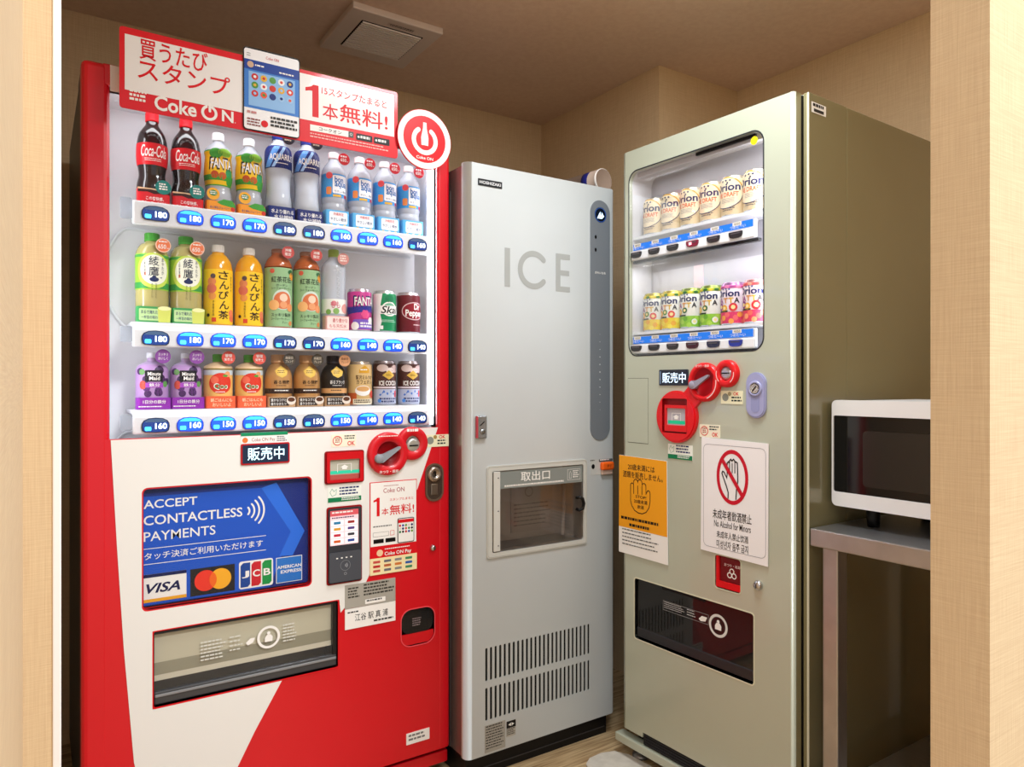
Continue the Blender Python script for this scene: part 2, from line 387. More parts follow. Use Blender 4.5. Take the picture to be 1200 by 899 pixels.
# payment screen
b = MB(); b.recess(scr, .0, .022, REDF, M('#10131c', .4)); b.build('screen_recess', rm)
b = MB(); y = .0165
b.plate(rrect(.1195, .598, .4957, .8637, .006), .017, .0205, M('#1a2f7d', .4))
b.decal([(.1215, .600), (.40, .600), (.451, .7298), (.40, .845), (.1215, .845)], flat(.0168), M('#1c55c4', .4))
b.decal([(.3794, .8444), (.4159, .8555), (.4858, .7282), (.4557, .670), (.4229, .672), (.451, .7298)], flat(y), M('#2b6fe0', .4))
b.text('ACCEPT', .1216, .8175, .2338, .8368, y, CARD, .012); b.text('CONTACTLESS', .1216, .7798, .3349, .8018, y, CARD, .012); b.text('PAYMENTS', .1216, .7435, .2738, .7652, y, CARD, .006)
for i in range(4):
    rr = .012+i*.0115; b.stroke(circ(.3395, .7915, rr, n=10, a0=-.75, a1=.75), .0042, y, CARD)
for zz in (.727, .692): b.decal([(.1216, zz-.0007), (.3907, zz-.0007), (.3907, zz+.0007), (.1216, zz+.0007)], flat(y), CARD)
b.text('タッチ決済ご利用いただけます', .1229, .7015, .383, .7182, y, CARD, .006)
b.decal([(.1216, .6056), (.2105, .6056), (.2105, .669), (.1216, .669)], flat(y), CARD)
y2 = y-.0004
b.decal([(.1216, .6615), (.2105, .6615), (.2105, .669), (.1216, .669)], flat(y2), NAVY); b.decal([(.1216, .6056), (.2105, .6056), (.2105, .613), (.1216, .613)], flat(y2), M('#eaa62c', .4))
b.text('VISA', .1268, .6255, .1972, .6475, y2, M('#141a4e', .4), .03, .3)
b.decal([(.2187, .6045), (.3174, .6045), (.3174, .668), (.2187, .668)], flat(y), M('#232326', .4))
b.decal(circ(.2520, .6375, .0245), flat(y2), M('#ea3a2c', .4)); b.decal(circ(.2848, .6375, .0245), flat(y2-.0002), M('#f6b02c', .4))
ov = [(.2684+.0063*math.cos(t) if 0 else .2684+sx*(math.sqrt(max(.0245**2-(zz)**2, 0))-.0164), .6375+zz) for sx, zz in [(1, -.0182+.0364*i/10) for i in range(11)]+[(-1, .0182-.0364*i/10) for i in range(11)] for t in (0,)]
b.decal(ov, flat(y2-.0004), M('#f06a24', .4))
b.decal(rrect(.327, .604, .4076, .6705, .006), flat(y), CARD)
for i, (ch, cc) in enumerate((('J', '#1a4796'), ('C', '#cc2230'), ('B', '#189348'))):
    x = .3305+i*.0255; b.decal([(x, .608), (x+.017, .608), (x+.0225, .614), (x+.0225, .6665), (x+.006, .6665), (x, .660)], flat(y2), M(cc, .4)); b.text(ch, x+.003, .630, x+.020, .647, y2-.0003, CARD, .03)
b.decal([(.415, .6049), (.4795, .6049), (.4795, .6683), (.415, .6683)], flat(y), CARD); b.decal([(.4165, .6064), (.478, .6064), (.478, .6668), (.4165, .6668)], flat(y2), M('#2a74c8', .4))
b.text('AMERICAN', .4175, .640, .477, .648, y2-.0003, CARD, .02); b.text('EXPRESS', .426, .628, .477, .636, y2-.0003, CARD, .02)
b.build('payment_poster', rm)
b = MB(); b.plate(scr, .003, .005, GLASS); b.build('screen_glass', rm)
# delivery hatch
b = MB(); b.recess(dsp, .0005, .10, M('#101010', .5), M('#77746a', .6)); b.build('delivery_bay', rm)
rim = rrect(.1373, .3695, .5695, .5447, .005)
b = MB(); b.plate(rim, -.0012, .002, REDF, [dsp]); b.build('hatch_rim', rm)
b = MB(); b.decal([(.1435, .466), (.5635, .466), (.5635, .5345), (.1435, .5345)], flat(.018), M('#d6d1b8', .45))
b.decal([(.1435, .438), (.5635, .438), (.5635, .466), (.1435, .466)], flat(.018), M('#a19d86', .45))
b.decal([(.1435, .425), (.5635, .425), (.5635, .438), (.1435, .438)], flat(.0175), M('#e4dfca', .45)); b.build('inner_flap', rm)
b = MB(); b.plate(rrect(.142, .404, .565, .5405, .003), .010, .012, clear('smoked_hatch', '#ffffff', .6, .02))
b.box(.141, .566, .006, .02, .3745, .404, M('#3c3d40', .3), .003); b.box(.143, .564, .0035, .007, .392, .398, M('#85878a', .25), .001)
b.box(.555, .566, .006, .02, .404, .541, M('#18181a', .3)); b.box(.141, .555, .004, .012, .5345, .5415, M('#2a2a2c', .4))
b.build('hatch_flap', rm)
b = MB(); y = .0095
b.plate(circ(.3952, .4790, .0275), y, y+.0003, CARD, [circ(.3952, .4790, .0225)]) if 0 else b.decal(circ(.3952, .4790, .0275), flat(y), CARD, [circ(.3952, .4790, .0215)])
b.decal(circ(.3952, .489, .004, n=12), flat(y), CARD); b.decal([(.386, .468), (.404, .468), (.405, .479), (.400, .485), (.391, .485), (.386, .478)], flat(y), CARD)
b.dash(.24, .448, .299, .497, 6, y, M('#d8d8d0', .5), .42); b.dash(.304, .456, .334, .497, 4, y, M('#d8d8d0', .5), .3); b.dash(.43, .456, .465, .503, 6, y, M('#d8d8d0', .5), .42)
b.decal([(.341, .475), (.352, .484), (.363, .484), (.358, .473), (.346, .468)], flat(y), CARD); b.build('hatch_print', rm)
# small fittings on the red machine's front
b = MB(); b.plate(rrect(.327, .905, .4425, .9555, .004), -.004, .001, M('#b80f18', .4)); b.decal(rrect(.3305, .9085, .439, .952, .002), flat(-.0045), M('#0b2340', .3))
b.text('販売中', .342, .915, .429, .946, -.005, M('#c8f2ff', .3, 0, 1.0), .007); b.build('sales_display', rm)
b = MB(); b.plate(rrect(.3271, .955, .4384, .982, .002), -.0016, .0005, CARD); b.decal([(.3271, .974), (.4384, .974), (.4384, .982), (.3271, .982)], flat(-.002), M('#108a5c', .5))
b.decal(circ(.337, .964, .0065), flat(-.002), M('#e87a3a', .5)); b.text('Coke ON Pay', .352, .958, .408, .969, -.002, M('#b08a8a', .5), .01); b.dash(.412, .957, .436, .971, 3, -.002, M('#556', .5)) ; b.build('pay_sticker', rm)
b = MB(); b.plate(rrect(.5489, .937, .6153, .969, .003), -.0016, .0005, M('#f4ecd6', .5)); b.decal(circ(.565, .953, .0125, n=16), flat(-.002), REDF, [circ(.565, .953, .0105, n=16)]); b.dash(.559, .946, .572, .961, 3, -.002, M('#a44', .5))
b.text('OK', .592, .9395, .612, .951, -.002, REDF, .02); b.dash(.584, .954, .614, .966, 2, -.002, M('#344', .5)); b.build('note_sticker', rm)
b = MB(); b.plate(rrect(.8179, .924, .889, .9575, .002), -.0016, .0005, M('#ece9c8', .5)); b.decal(circ(.831, .942, .0105), flat(-.002), M('#8a8f86', .5)); b.decal(circ(.846, .951, .0055), flat(-.002), M('#a8894a', .5))
b.text('OK', .858, .946, .878, .956, -.002, REDF, .02); b.dash(.853, .927, .886, .943, 2, -.002, M('#233', .5)); b.build('coin_sticker', rm)
def hand_sticker(x0, z0, x1, z1, par):
    b = MB(); b.plate([(x0, z0), (x1, z0), (x1, z1), (x0, z1)], -.0016, .0005, M('#eef2ea', .5)); h = z1-z0; w = x1-x0
    b.decal([(x0, z0), (x1, z0), (x1, z0+h*.3), (x0, z0+h*.3)], flat(-.002), M('#0f7a4c', .5)); b.dash(x0+w*.4, z0+h*.04, x1-w*.04, z0+h*.26, 2, -.0023, CARD)
    b.dash(x0+w*.34, z0+h*.36, x1-w*.03, z1-h*.04, 3, -.002, M('#1c2b66', .5))
    b.stroke([(x0+w*.06, z0+h*.65), (x0+w*.12, z0+h*.9), (x0+w*.18, z0+h*.7), (x0+w*.25, z0+h*.85), (x0+w*.24, z0+h*.5), (x0+w*.12, z0+h*.4), (x0+w*.06, z0+h*.65)], .0012, -.002, M('#7a9', .5))
    return b.build('notice_sticker', par)
hand_sticker(.540, .796, .6293, .8345, rm)
# bill acceptor
b = MB(); b.plate(rrect(.5311, .843, .6364, .927, .006), -.004, .001, M('#8e0a12', .35), [rrect(.5425, .8515, .6245, .907, .003)]); b.plate(rrect(.535, .8465, .6325, .9235, .005), -.009, -.0035, M('#c80f1a', .35), [rrect(.5435, .8535, .6235, .905, .003)]); b.build('bill_acceptor', rm)
b = MB(); b.decal(rrect(.5435, .8535, .6235, .905, .003), flat(-.0022), M('#b8b8a8', .3)); b.decal([(.5435, .868), (.6235, .868), (.6235, .876), (.5435, .876)], flat(-.0027), M('#27b08c', .4, 0, .4))
b.stroke([(.565, .873), (.565, .893), (.602, .893), (.602, .873)], .0014, -.003, CARD); b.decal([(.577, .879), (.590, .879), (.590, .884), (.595, .884), (.5835, .891), (.572, .884), (.577, .884)], flat(-.003), CARD)
b.decal([(.5435, .8535), (.6235, .8535), (.6235, .866), (.5435, .866)], flat(-.0026), M('#b4564e', .4)); b.build('bill_slot', rm)
# coin return dial and coin slot
b = MB(); b.lathe([(.0575, -.002), (.0575, .010), (.054, .0135), (.0335, .0135), (.0315, .004), (0, .004)], [RED, RED, RED, M('#a00612', .4), M('#8e0610', .4)], .7025, 0, 36, True, 'y', .913)
b.text('おつり・返却', .676, .862, .729, .870, -.0138, CARD, .01); b.dash(.672, .957, .735, .9615, 1, -.0138, CARD); b.build('return_dial', rm)
b = MB(); b.lathe([(.012, .006), (.012, .022), (.0095, .0245), (0, .0245)], M('#8f949c', .4), .673, 0, 20, True, 'y', .902)
b.plate([(.664, .897), (.672, .890), (.684, .892), (.732, .926), (.7335, .930), (.730, .932), (.684, .914), (.670, .913), (.664, .908)], -.022, -.013, M('#8f949c', .4)); b.build('return_lever', rm)
b = MB(); b.lathe([(.0455, -.002), (.0455, .009), (.0425, .012), (.0215, .012), (.020, .006)], RED, .774, 0, 36, True, 'y', .937); b.dash(.755, .968, .793, .977, 1, -.0125, CARD, .8); b.build('coin_slot_housing', rm)
b = MB(); b.lathe([(.0205, .004), (.0195, .010), (.012, .011), (0, .011)], M('#b9bab4', .3, .6), .776, 0, 24, True, 'y', .9315); b.box(.763, .789, -.0122, -.009, .9297, .9333, BLACK); b.build('coin_slot', rm)
# card reader
b = MB(); b.plate(rrect(.5365, .585, .6310, .784, .006), -.003, .001, M('#9a0c14', .4)); b.plate(rrect(.540, .589, .6275, .780, .005), -.008, -.002, M('#34363c', .35)); b.build('card_reader', rm)
b = MB(); y = -.0084; b.decal(rrect(.5435, .686, .619, .775, .002), flat(y), M('#e8c6cc', .35, 0, .25)); y -= .0003
b.decal([(.5435, .761), (.619, .761), (.619, .775), (.5435, .775)], flat(y), M('#c8525a', .4, 0, .2)); b.dash(.548, .764, .614, .772, 1, y-.0003, CARD); b.dash(.548, .752, .612, .758, 1, y, M('#446', .5))
for r_ in range(4):
    for c_ in range(2): b.decal(rrect(.546+c_*.037, .689+r_*.0158, .579+c_*.037, .7025+r_*.0158, .001), flat(y), M('#f2e8ec', .4, 0, .25)); b.decal(rrect(.553+c_*.037, .6925+r_*.0158, .571+c_*.037, .699+r_*.0158, .001), flat(y-.0003), M(('#d8602c', '#2c4a9c', '#c83048', '#3a3a44', '#e0a030', '#58428c', '#2880b0', '#a03030')[r_*2+c_], .4))
b.build('reader_screen', rm)
b = MB(); b.plate(rrect(.541, .592, .6265, .668, .004), -.0105, -.007, M('#4a4d54', .4)); y = -.0109
for i in range(4): b.decal(rrect(.5585+i*.0125, .6515, .5635+i*.0125, .6545, .0008), flat(y), CARD)
for i in range(3): b.stroke(circ(.580, .633, .003+i*.0028, n=6, a0=-.7, a1=.7), .0011, y, M('#b0b4b8', .4))
b.stroke(circ(.583, .633, .013, n=20), .0008, y, M('#8c9094', .4), True); b.stroke(circ(.583, .612, .003, n=10), .0009, y, M('#a0a4a8', .4), True); b.build('touch_pad', rm)
# app poster on the red machine
b = MB(); b.plate([(.653, .593), (.7893, .593), (.7893, .8388), (.653, .8388)], -.0022, .0005, REDF); y = -.0026
b.decal([(.655, .6685), (.7873, .6685), (.7873, .8368), (.655, .8368)], flat(y), CARD); b.decal([(.653, .593), (.7893, .593), (.7893, .637), (.653, .637)], flat(y), M('#f2e2b0', .5)); y -= .0003
b.text('Coke ON', .691, .8085, .7523, .8205, y, M('#b4666c', .5), .01); b.dash(.692, .824, .748, .828, 1, y, M('#b88', .5)); b.text('スタンプたまると', .709, .7855, .779, .7925, y, REDF, .008)
b.one(.663, .748, .6805, .797, y, REDF); b.text('本', .686, .7495, .706, .768, y, REDF, .006); b.text('無料!', .709, .7475, .781, .7745, y, REDF, .014)
b.plate(rrect(.7316, .6700, .7807, .7365, .004), y-.001, y, M('#3a3a40', .4)); b.decal(rrect(.7335, .672, .7788, .7345, .003), flat(y-.0013), CARD); b.decal([(.7335, .724), (.7788, .724), (.7788, .733), (.7335, .733)], flat(y-.0016), REDF)
cl = ['#c8202c', '#283e9c', '#6a9a30', '#e0d8d0', '#20306c', '#d05030', '#308048', '#282828']
for r_ in range(3):
    for c_ in range(5): b.decal(circ(.7385+c_*.0088, .7165-r_*.0085, .0033, n=10), flat(y-.0016), M(cl[(r_*3+c_) % 8], .5))
b.dash(.662, .716, .722, .7225, 1, y, M('#777', .5)); b.stroke([(.662, .694), (.706, .694), (.706, .705), (.662, .705)], .0008, y, M('#888', .5), True); b.decal(rrect(.663, .676, .692, .687, .001), flat(y), BLACK); b.decal(rrect(.697, .676, .726, .687, .001), flat(y), BLACK); b.stroke([(.711, .694), (.722, .694), (.722, .706), (.711, .706)], .001, y, REDF, True)
b.decal(circ(.681, .650, .009), flat(y), M('#f0c8a0', .5)); b.text('Coke ON Pay', .6945, .6385, .7726, .651, y, CARD, .02); b.dash(.695, .655, .772, .660, 1, y, CARD)
for r_ in range(3):
    for c_ in range(4): b.decal(rrect(.662+c_*.031, .600+r_*.0118, .682+c_*.031, .6065+r_*.0118, .001), flat(y), M(['#c85048', '#3c8a60', '#d07838', '#6c6c74', '#c03030', '#2c5cac', '#888', '#b8623c'][(r_*4+c_*3) % 8].replace('#888', '#888888'), .5))
b.build('app_poster', rm)
b = MB(); b.plate([(.5852, .517), (.726, .516), (.726, .578), (.5852, .578)], -.0022, .0005, M('#a8a49a', .4)); b.dash(.593, .540, .625, .570, 4, -.0026, M('#3a3832', .5)); b.dash(.636, .540, .722, .574, 4, -.0026, M('#3a3832', .5)); b.decal(rrect(.640, .521, .697, .533, .001), flat(-.0026), CARD); b.dash(.644, .523, .694, .531, 1, -.0029, M('#555555', .5)); b.build('rating_plate', rm)
b = MB(); b.plate([(.5852, .463), (.726, .463), (.726, .5155), (.5852, .5155)], -.0022, .0005, CARD); b.dash(.592, .501, .63, .508, 1, -.0026, M('#333333', .5)); b.text('江谷 駅 真 浦', .612, .481, .704, .500, -.0026, M('#222222', .5), .004); b.dash(.664, .467, .720, .476, 1, -.0026, M('#333333', .5)); b.build('manager_card', rm)
# lock, knob, coin cup
b = MB(); b.plate(rrect(.8155, .773, .8715, .878, .026, 8), -.004, .001, M('#8c7a6c', .3, .8), [rrect(.821, .778, .866, .873, .022, 8)]); b.decal(rrect(.821, .778, .866, .873, .022, 8), flat(-.0015), M('#5c5048', .3, .7)); b.lathe([(.022, -.0015), (.022, .006), (.018, .010), (.010, .011), (.009, .008), (0, .008)], M('#a89c90', .25, .9), .8435, 0, 24, True, 'y', .848); b.box(.832, .855, -.004, 0, .790, .822, M('#84786c', .3, .8), .003); b.box(.8415, .8455, -.0090, -.007, .840, .856, BLACK); b.build('door_lock', rm)
b = MB(); b.lathe([(.0085, 0), (.0085, .004), (.006, .008), (0, .009)], CHROME, .839, 0, 20, True, 'y', .6437); b.box(.838, .840, -.0095, -.007, .640, .648, BLACK); b.build('keyhole', rm)
b = MB(); b.recess(crt, .0005, .05, M('#3a0a0c', .4), M('#281416', .4)); b.plate(rrect(.742, .3815, .8468, .4855, .03, 6), -.0012, .002, M('#e8505a', .4), [rrect(.7445, .384, .8443, .483, .028, 6)]); b.plate([(.746, .386+.012), (.752, .389), (.762, .386), (.826, .386), (.836, .389), (.843, .398), (.843, .416), (.746, .416)], .003, .008, RED); b.build('coin_cup', rm)
b = MB(); b.plate(rrect(.747, .416, .842, .481, .024, 6), .004, .006, DARKGLASS); b.dash(.779, .433, .806, .457, 4, .0036, M('#8a7a7c', .5)); b.build('coin_cup_flap', rm)
b = MB(); b.plate([(.7587, .117), (.8284, .117), (.8284, .1475), (.7587, .1475)], -.0016, .0005, CARD); b.dash(.765, .122, .824, .143, 2, -.002, M('#777777', .5)); b.build('date_sticker', rm)

# ------------------------------------------------------------------ signs standing on the red machine's front
sg = thing('topper_sign', 'wide red and white promotional sign board across the top of the red drinks machine', 'sign', (.081, 1.79, 0))
SB = clear('sign_acrylic', '#ffffff', .5, .9, '#f0eeec'); SR = M('#dc1c28', .35, 0, 0, .3); D = -.042
b = MB(); b.plate(rrect(.0685, 1.692, .7145, 1.8665, .007), D, D+.003, SR, [])
b.build('board', sg)
b = MB(); b.decal([(.0786, 1.7318), (.3225, 1.7318), (.3225, 1.8515), (.0786, 1.8515)], flat(D-.0004), M('#efecea', .4, 0, 0, .3)); b.build('white_panel', sg); b = MB(); b.decal([(.4545, 1.7455), (.7040, 1.7475), (.7040, 1.8575), (.4545, 1.8575)], flat(D-.0004), M('#efecea', .4, 0, 0, .3)); b.build('white_panel', sg); b = MB()
y = D-.0008
b.text('買うたび', .1068, 1.805, .2455, 1.850, y, REDF, .013); b.text('スタンプ', .1033, 1.762, .294, 1.806, y, REDF, .02); b.build('headline_lettering', sg); b = MB(); b.text('Coke', .136, 1.7, .222, 1.7325, y, CARD, .03)
b.text('N', .276, 1.703, .3015, 1.729, y, CARD, .03)
b.stroke(circ(.249, 1.716, .0145, n=18, a0=PI*.5+.45, a1=PI*2.5-.45), .006, y, CARD); b.stroke([(.250, 1.720), (.250, 1.737)], .0055, y, CARD)
b.dash(.0876, 1.7085, .127, 1.735, 3, y, CARD, .6); b.text('R', .3045, 1.703, .307, 1.706, y, CARD); b.build('logo_lettering', sg); b = MB()
b.one(.4696, 1.7565, .5024, 1.8355, y, REDF); b.text('15スタンプたまると', .5095, 1.8175, .6828, 1.837, y, REDF, .012); b.text('本', .512, 1.7575, .552, 1.797, y, REDF, .006); b.text('無料!', .556, 1.759, .686, 1.804, y, REDF, .014); b.build('offer_lettering', sg); b = MB()
b.decal([(.481, 1.7215), (.5925, 1.7235), (.5925, 1.7385), (.481, 1.7365)], flat(y), CARD); b.text('コークオン', .503, 1.7255, .561, 1.7345, y-.0003, M('#222222', .5), .01); b.decal([(.579, 1.7232), (.5925, 1.7235), (.5925, 1.7385), (.579, 1.738)], flat(y-.0003), M('#555a5a', .5)); b.stroke(circ(.586, 1.731, .003, n=8), .001, y-.0006, CARD, True)
for x in (.600, .648): b.decal(rrect(x, 1.721, x+.043, 1.7375, .002), flat(y), BLACK); b.dash(x+.011, 1.724, x+.040, 1.733, 1, y-.0003, CARD, .7); b.decal(circ(x+.006, 1.729, .003, n=8), flat(y-.0003), CARD)
b.dash(.481, 1.702, .69, 1.7165, 2, y, M('#f0b8b4', .5), .4); b.build('search_bar', sg)
b = MB(); y = D-.0035
b.plate(rrect(.3225, 1.6945, .4545, 1.888, .008), D-.0035, D-.0003, M('#15181c', .35)); b.decal(rrect(.3245, 1.6965, .4525, 1.8845, .006), flat(y-.0004), M('#f0f0f2', .4))
b.decal([(.3245, 1.746), (.4525, 1.746), (.4525, 1.859), (.3245, 1.859)], flat(y-.0008), M('#3f7ccc', .4)); b.decal([(.3245, 1.836), (.4525, 1.836), (.4525, 1.859), (.3245, 1.859)], flat(y-.0011), M('#1d3f96', .4)); b.decal([(.3345, 1.752), (.4425, 1.752), (.4425, 1.832), (.3345, 1.832)], flat(y-.0011), M('#8cb8e6', .4))
y -= .0015
b.text('Coke ON', .374, 1.868, .404, 1.8745, y, M('#c8404a', .5)); b.stroke([(.3305, 1.868), (.338, 1.868)], .0012, y, M('#777777', .5)); b.stroke([(.3305, 1.873), (.338, 1.873)], .0012, y, M('#777777', .5))
b.decal(circ(.3385, 1.8475, .0075), flat(y), M('#c8a890', .5)); b.dash(.349, 1.843, .372, 1.850, 1, y, CARD); b.dash(.405, 1.838, .445, 1.845, 1, y, CARD)
pc = ['#c8302c', '#e0b038', '#5a9a48', '#f0f0f0', '#22347c', '#4a8a3c', '#f0f0f0', '#cc3a30', '#e2ac3a', '#d84a3c', '#c8302c', '#e85a3a', '#22347c', '#9ac0e8', '#9ac0e8']
for i in range(15):
    cx, cz = .3485+(i % 5)*.0205, 1.8205-(i//5)*.0195
    b.decal(circ(cx, cz, .0078, n=14), flat(y), M(pc[i], .45)); b.decal(circ(cx, cz, .0035, n=8), flat(y-.0003), M(pc[(i*7+3) % 15], .45))
b.dash(.331, 1.728, .353, 1.739, 1, y, M('#c88888', .5)); b.dash(.331, 1.702, .362, 1.722, 3, y, M('#884848', .5)); b.decal(circ(.371, 1.714, .008), flat(y), REDF); b.dash(.385, 1.708, .448, 1.735, 3, y, M('#333333', .5), .6)
b.build('phone_panel', sg)
for x in (.12, .66):
    b = MB(); b.box(x-.01, x+.01, D+.003, -.0016, 1.765, 1.785, WHITE); b.build('standoff', sg)
rs = thing('round_sign', 'round red and white power-symbol sign at the top corner of the red drinks machine', 'sign', (.081+.7893, 1.79, 1.7545))
D = -.05
b = MB(); b.lathe([(.080, -.004-D-.0+.0), (.080, .0-D), (.0785, .0005-D), (0, .0005-D)], [REDF, REDF, CARD], 0, 0, 48, False, 'y', 0)
b.decal(circ(0, 0, .0625, n=40), flat(D-.0008), M('#e02028', .35)); b.decal(circ(0, 0, .0785, n=40), flat(D-.0006), CARD, [circ(0, 0, .062, n=40)])
b.stroke(circ(0, -.003, .0325, n=26, a0=PI*.5+.62, a1=PI*2.5-.62), .0125, D-.0012, CARD)
b.decal([(-.010, -.016), (.010, -.016), (.011, .004), (.009, .014), (.0055, .030), (.005, .045), (-.005, .045), (-.0055, .030), (-.009, .014), (-.011, .004)], flat(D-.0012), CARD); b.text('Coke ON', -.025, -.054, .025, -.046, D-.0012, CARD, .02)
b.build('disc', rs)
b = MB(); b.box(-.095, -.06, -.012, -.008, -.02, .025, REDF); b.box(-.093, -.062, -.0125, -.0118, -.018, .023, CARD); b.box(-.066, .02, -.046, -.0125, .005, .02, WHITE); b.box(.055, .065, -.046, -.0016, .005, .02, WHITE); b.build('bracket', rs)

# ------------------------------------------------------------------ ice machine
im = thing('ice_vending_machine', 'tall silver-white ice dispenser with large ICE lettering and slotted lower vents', 'ice machine', (.987, 1.71, 0))
W, HT = .527, 1.709
win = rrect(.0758, .6262, .403, .8545, .006)
slots = []
for i in range(25):
    x = .0555+i*.01525
    slots += [rrect(x, .2715, x+.0074, .3635, .003, 3), rrect(x, .1615, x+.0074, .2525, .003, 3)]
b = MB(); b.plate([(.014, .066), (W-.006, .066), (W-.006, HT), (.014, HT)], .0, .0025, ICEW, [win]+slots)
n = 8
arc = [(-.006+.02-.02*math.sin(t), .02-.02*math.cos(t)) for t in [PI/2*i/n for i in range(n+1)]]
b.add([(x, y, z) for z in (.066, HT) for x, y in arc], [(i+1, i, i+n+1, i+n+2) for i in range(n)], ICEW, True)
b.add([(x, y, HT) for x, y in arc]+[(.014, .02, HT)], [tuple(range(n+2))], ICEW); b.add([(x, y, .066) for x, y in arc]+[(.014, .02, .066)], [tuple(reversed(range(n+2)))], ICEW)
b.box(W-.012, W, .001, .024, .066, HT, ICEW, .004); b.box(-.006, .0, .02, .026, .066, HT, ICEW); b.box(.0, W, .012, .024, HT-.01, HT, ICEW); b.box(.0, W, .012, .024, .066, .08, ICEW)
b.build('door', im)
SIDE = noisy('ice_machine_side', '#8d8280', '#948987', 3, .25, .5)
b = MB(); b.box(0, W, .20, .62, .065, HT-.004, SIDE, .003); b.box(0, .012, .031, .20, .065, HT-.004, SIDE); b.box(W-.012, W, .031, .20, .065, HT-.004, SIDE); b.box(.012, W-.012, .031, .20, HT-.016, HT-.004, SIDE); b.box(-.002, .0005, .10, .112, .065, HT-.06, M('#6a5f5e', .3, .4))
b.build('cabinet', im)
b = MB(); b.box(.004, W-.012, .022, .6, .0, .063, M('#101114', .4)); b.box(.02, W-.02, .020, .023, .020, .0225, M('#46464a', .4)); b.build('base', im)
b = MB(); b.box(.03, .5, .004, .05, .14, .38, M('#060606', .8)); b.build('vent_backing', im)
b = MB(); b.plate(rrect(.0315, 1.6485, .110, 1.667, .001), -.0018, .0005, M('#23262a', .35)); b.text('HOSHIZAKI', .036, 1.6535, .1055, 1.662, -.0022, M('#d8dadc', .4), .03); b.build('maker_badge', im)
b = MB(); g = M('#a3a6a4', .45); y = -.0006
b.decal([(.1195, 1.3745), (.1375, 1.3745), (.1375, 1.4845), (.1195, 1.4845)], flat(y), g)
b.stroke(circ(.2195, 1.4295, .0472, .0475, n=34, a0=.72, a1=2*PI-.72), .0165, y, g)
b.decal([(.300, 1.3735), (.353, 1.3735), (.353, 1.3895), (.317, 1.3895), (.317, 1.4225), (.350, 1.4225), (.350, 1.4375), (.317, 1.4375), (.317, 1.4705), (.353, 1.4705), (.353, 1.4865), (.300, 1.4865)], flat(y), g)
b.build('ice_lettering', im)
b = MB(); b.plate(rrect(.4313, .9245, .5095, 1.6665, .039, 12), -.0025, .0005, M('#7d848c', .35, .2)); b.decal(circ(.4708, 1.6215, .0235), flat(-.003), M('#0c1424', .2)); b.decal([(.457, 1.610), (.470, 1.632), (.470, 1.612), (.476, 1.630), (.485, 1.618), (.476, 1.610)], flat(-.0034), M('#bfe2ff', .3, 0, 1.5)); b.decal(circ(.4708, 1.6215, .0225), flat(-.0032), M('#2b5ab0', .3), [circ(.4708, 1.6215, .0205)])
for zz in (1.5515, 1.512): b.decal(circ(.4515, zz, .0042, .006, 14), flat(-.003), BLACK)
b.text('きれいな氷', .449, 1.4385, .492, 1.446, -.003, CARD, .02)
for i in range(11): b.decal(circ(.4685, 1.252-i*.0233, .0009+.0004*min(i, 10-i)**.7, n=10), flat(-.003), M('#dfe6ea', .4))
b.build('control_strip', im)
b = MB(); b.box(.0225, .0555, -.010, .001, .948, 1.0115, M('#b8bcc0', .22, .9), .003); b.box(.0215, .0265, -.0104, -.004, .95, 1.010, M('#b8404c', .35)); b.lathe([(.0075, .010), (.0065, .0125), (0, .0125)], M('#9a9ea2', .25, 1.), .041, 0, 16, True, 'y', .967); b.stroke([(.034, .985), (.046, .994)], .003, -.0106, DARK); b.build('door_lock', im)
# outlet window
b = MB(); b.plate(rrect(.0585, .6115, .4165, .8695, .009), -.004, .001, M('#c9cac4', .4), [win]); b.plate(rrect(.061, .614, .414, .867, .008), -.0046, -.0038, M('#b5b5ae', .4), [rrect(.0625, .6155, .4125, .8655, .008)]); b.build('outlet_frame', im)
b = MB(); b.recess(win, .0, .10, M('#b4aeaa', .5), M('#bcb5b0', .5)); b.box(.08, .40, .02, .098, .6265, .630, M('#8a8482', .4, .2))
b.build('outlet_chute', im)
b = MB(); b.plate([(.205, .65), (.36, .65), (.36, .80), (.205, .80)], .0965, .0995, M('#b4aba6', .6)); b.dash(.215, .66, .35, .735, 6, .096, M('#857c78', .6), .3); b.stroke(circ(.27, .77, .014, n=16), .002, .096, M('#8a6a66', .5), True); b.plate([(.10, .72), (.15, .72), (.15, .80), (.10, .80)], .0965, .0995, M('#a8a09c', .6)); b.tube([(.34, .02, .645), (.375, .06, .70), (.397, .085, .80)], .006, M('#b8b4b2', .3)); b.build('inner_notice', im)
b = MB(); b.plate(rrect(.102, .629, .401, .8525, .008), -.001, .002, clear('outlet_glass', '#f2efec', .7, .05, '#8a817c')); b.build('outlet_door', im)
b = MB(); b.decal([(.103, .803), (.400, .801), (.400, .852), (.103, .852)], flat(-.0015), M('#858b88', .4)); y = -.0019
b.text('取出口', .1738, .8185, .2772, .8465, y, CARD, .012); b.stroke([(.118, .8075), (.33, .8075)], .0008, y, CARD); b.dash(.118, .805, .335, .812, 1, y, CARD); b.stroke([(.343, .8105), (.391, .8105), (.391, .842), (.343, .842)], .0009, y, CARD, True); b.stroke([(.350, .815), (.350, .830), (.3535, .836), (.357, .830), (.357, .815)], .001, y, CARD, True); b.dash(.363, .814, .388, .838, 4, y, CARD, .5); b.build('outlet_label', im)
b = MB(); b.box(.080, .1015, -.006, .001, .629, .8525, M('#d2d2cc', .35), .0015)
for zz in (.645, .742, .835): b.lathe([(.0022, .006), (.0018, .0072), (0, .0072)], M('#77787a', .3, .8), .0945, 0, 10, True, 'y', zz)
b.build('hinge_strip', im)
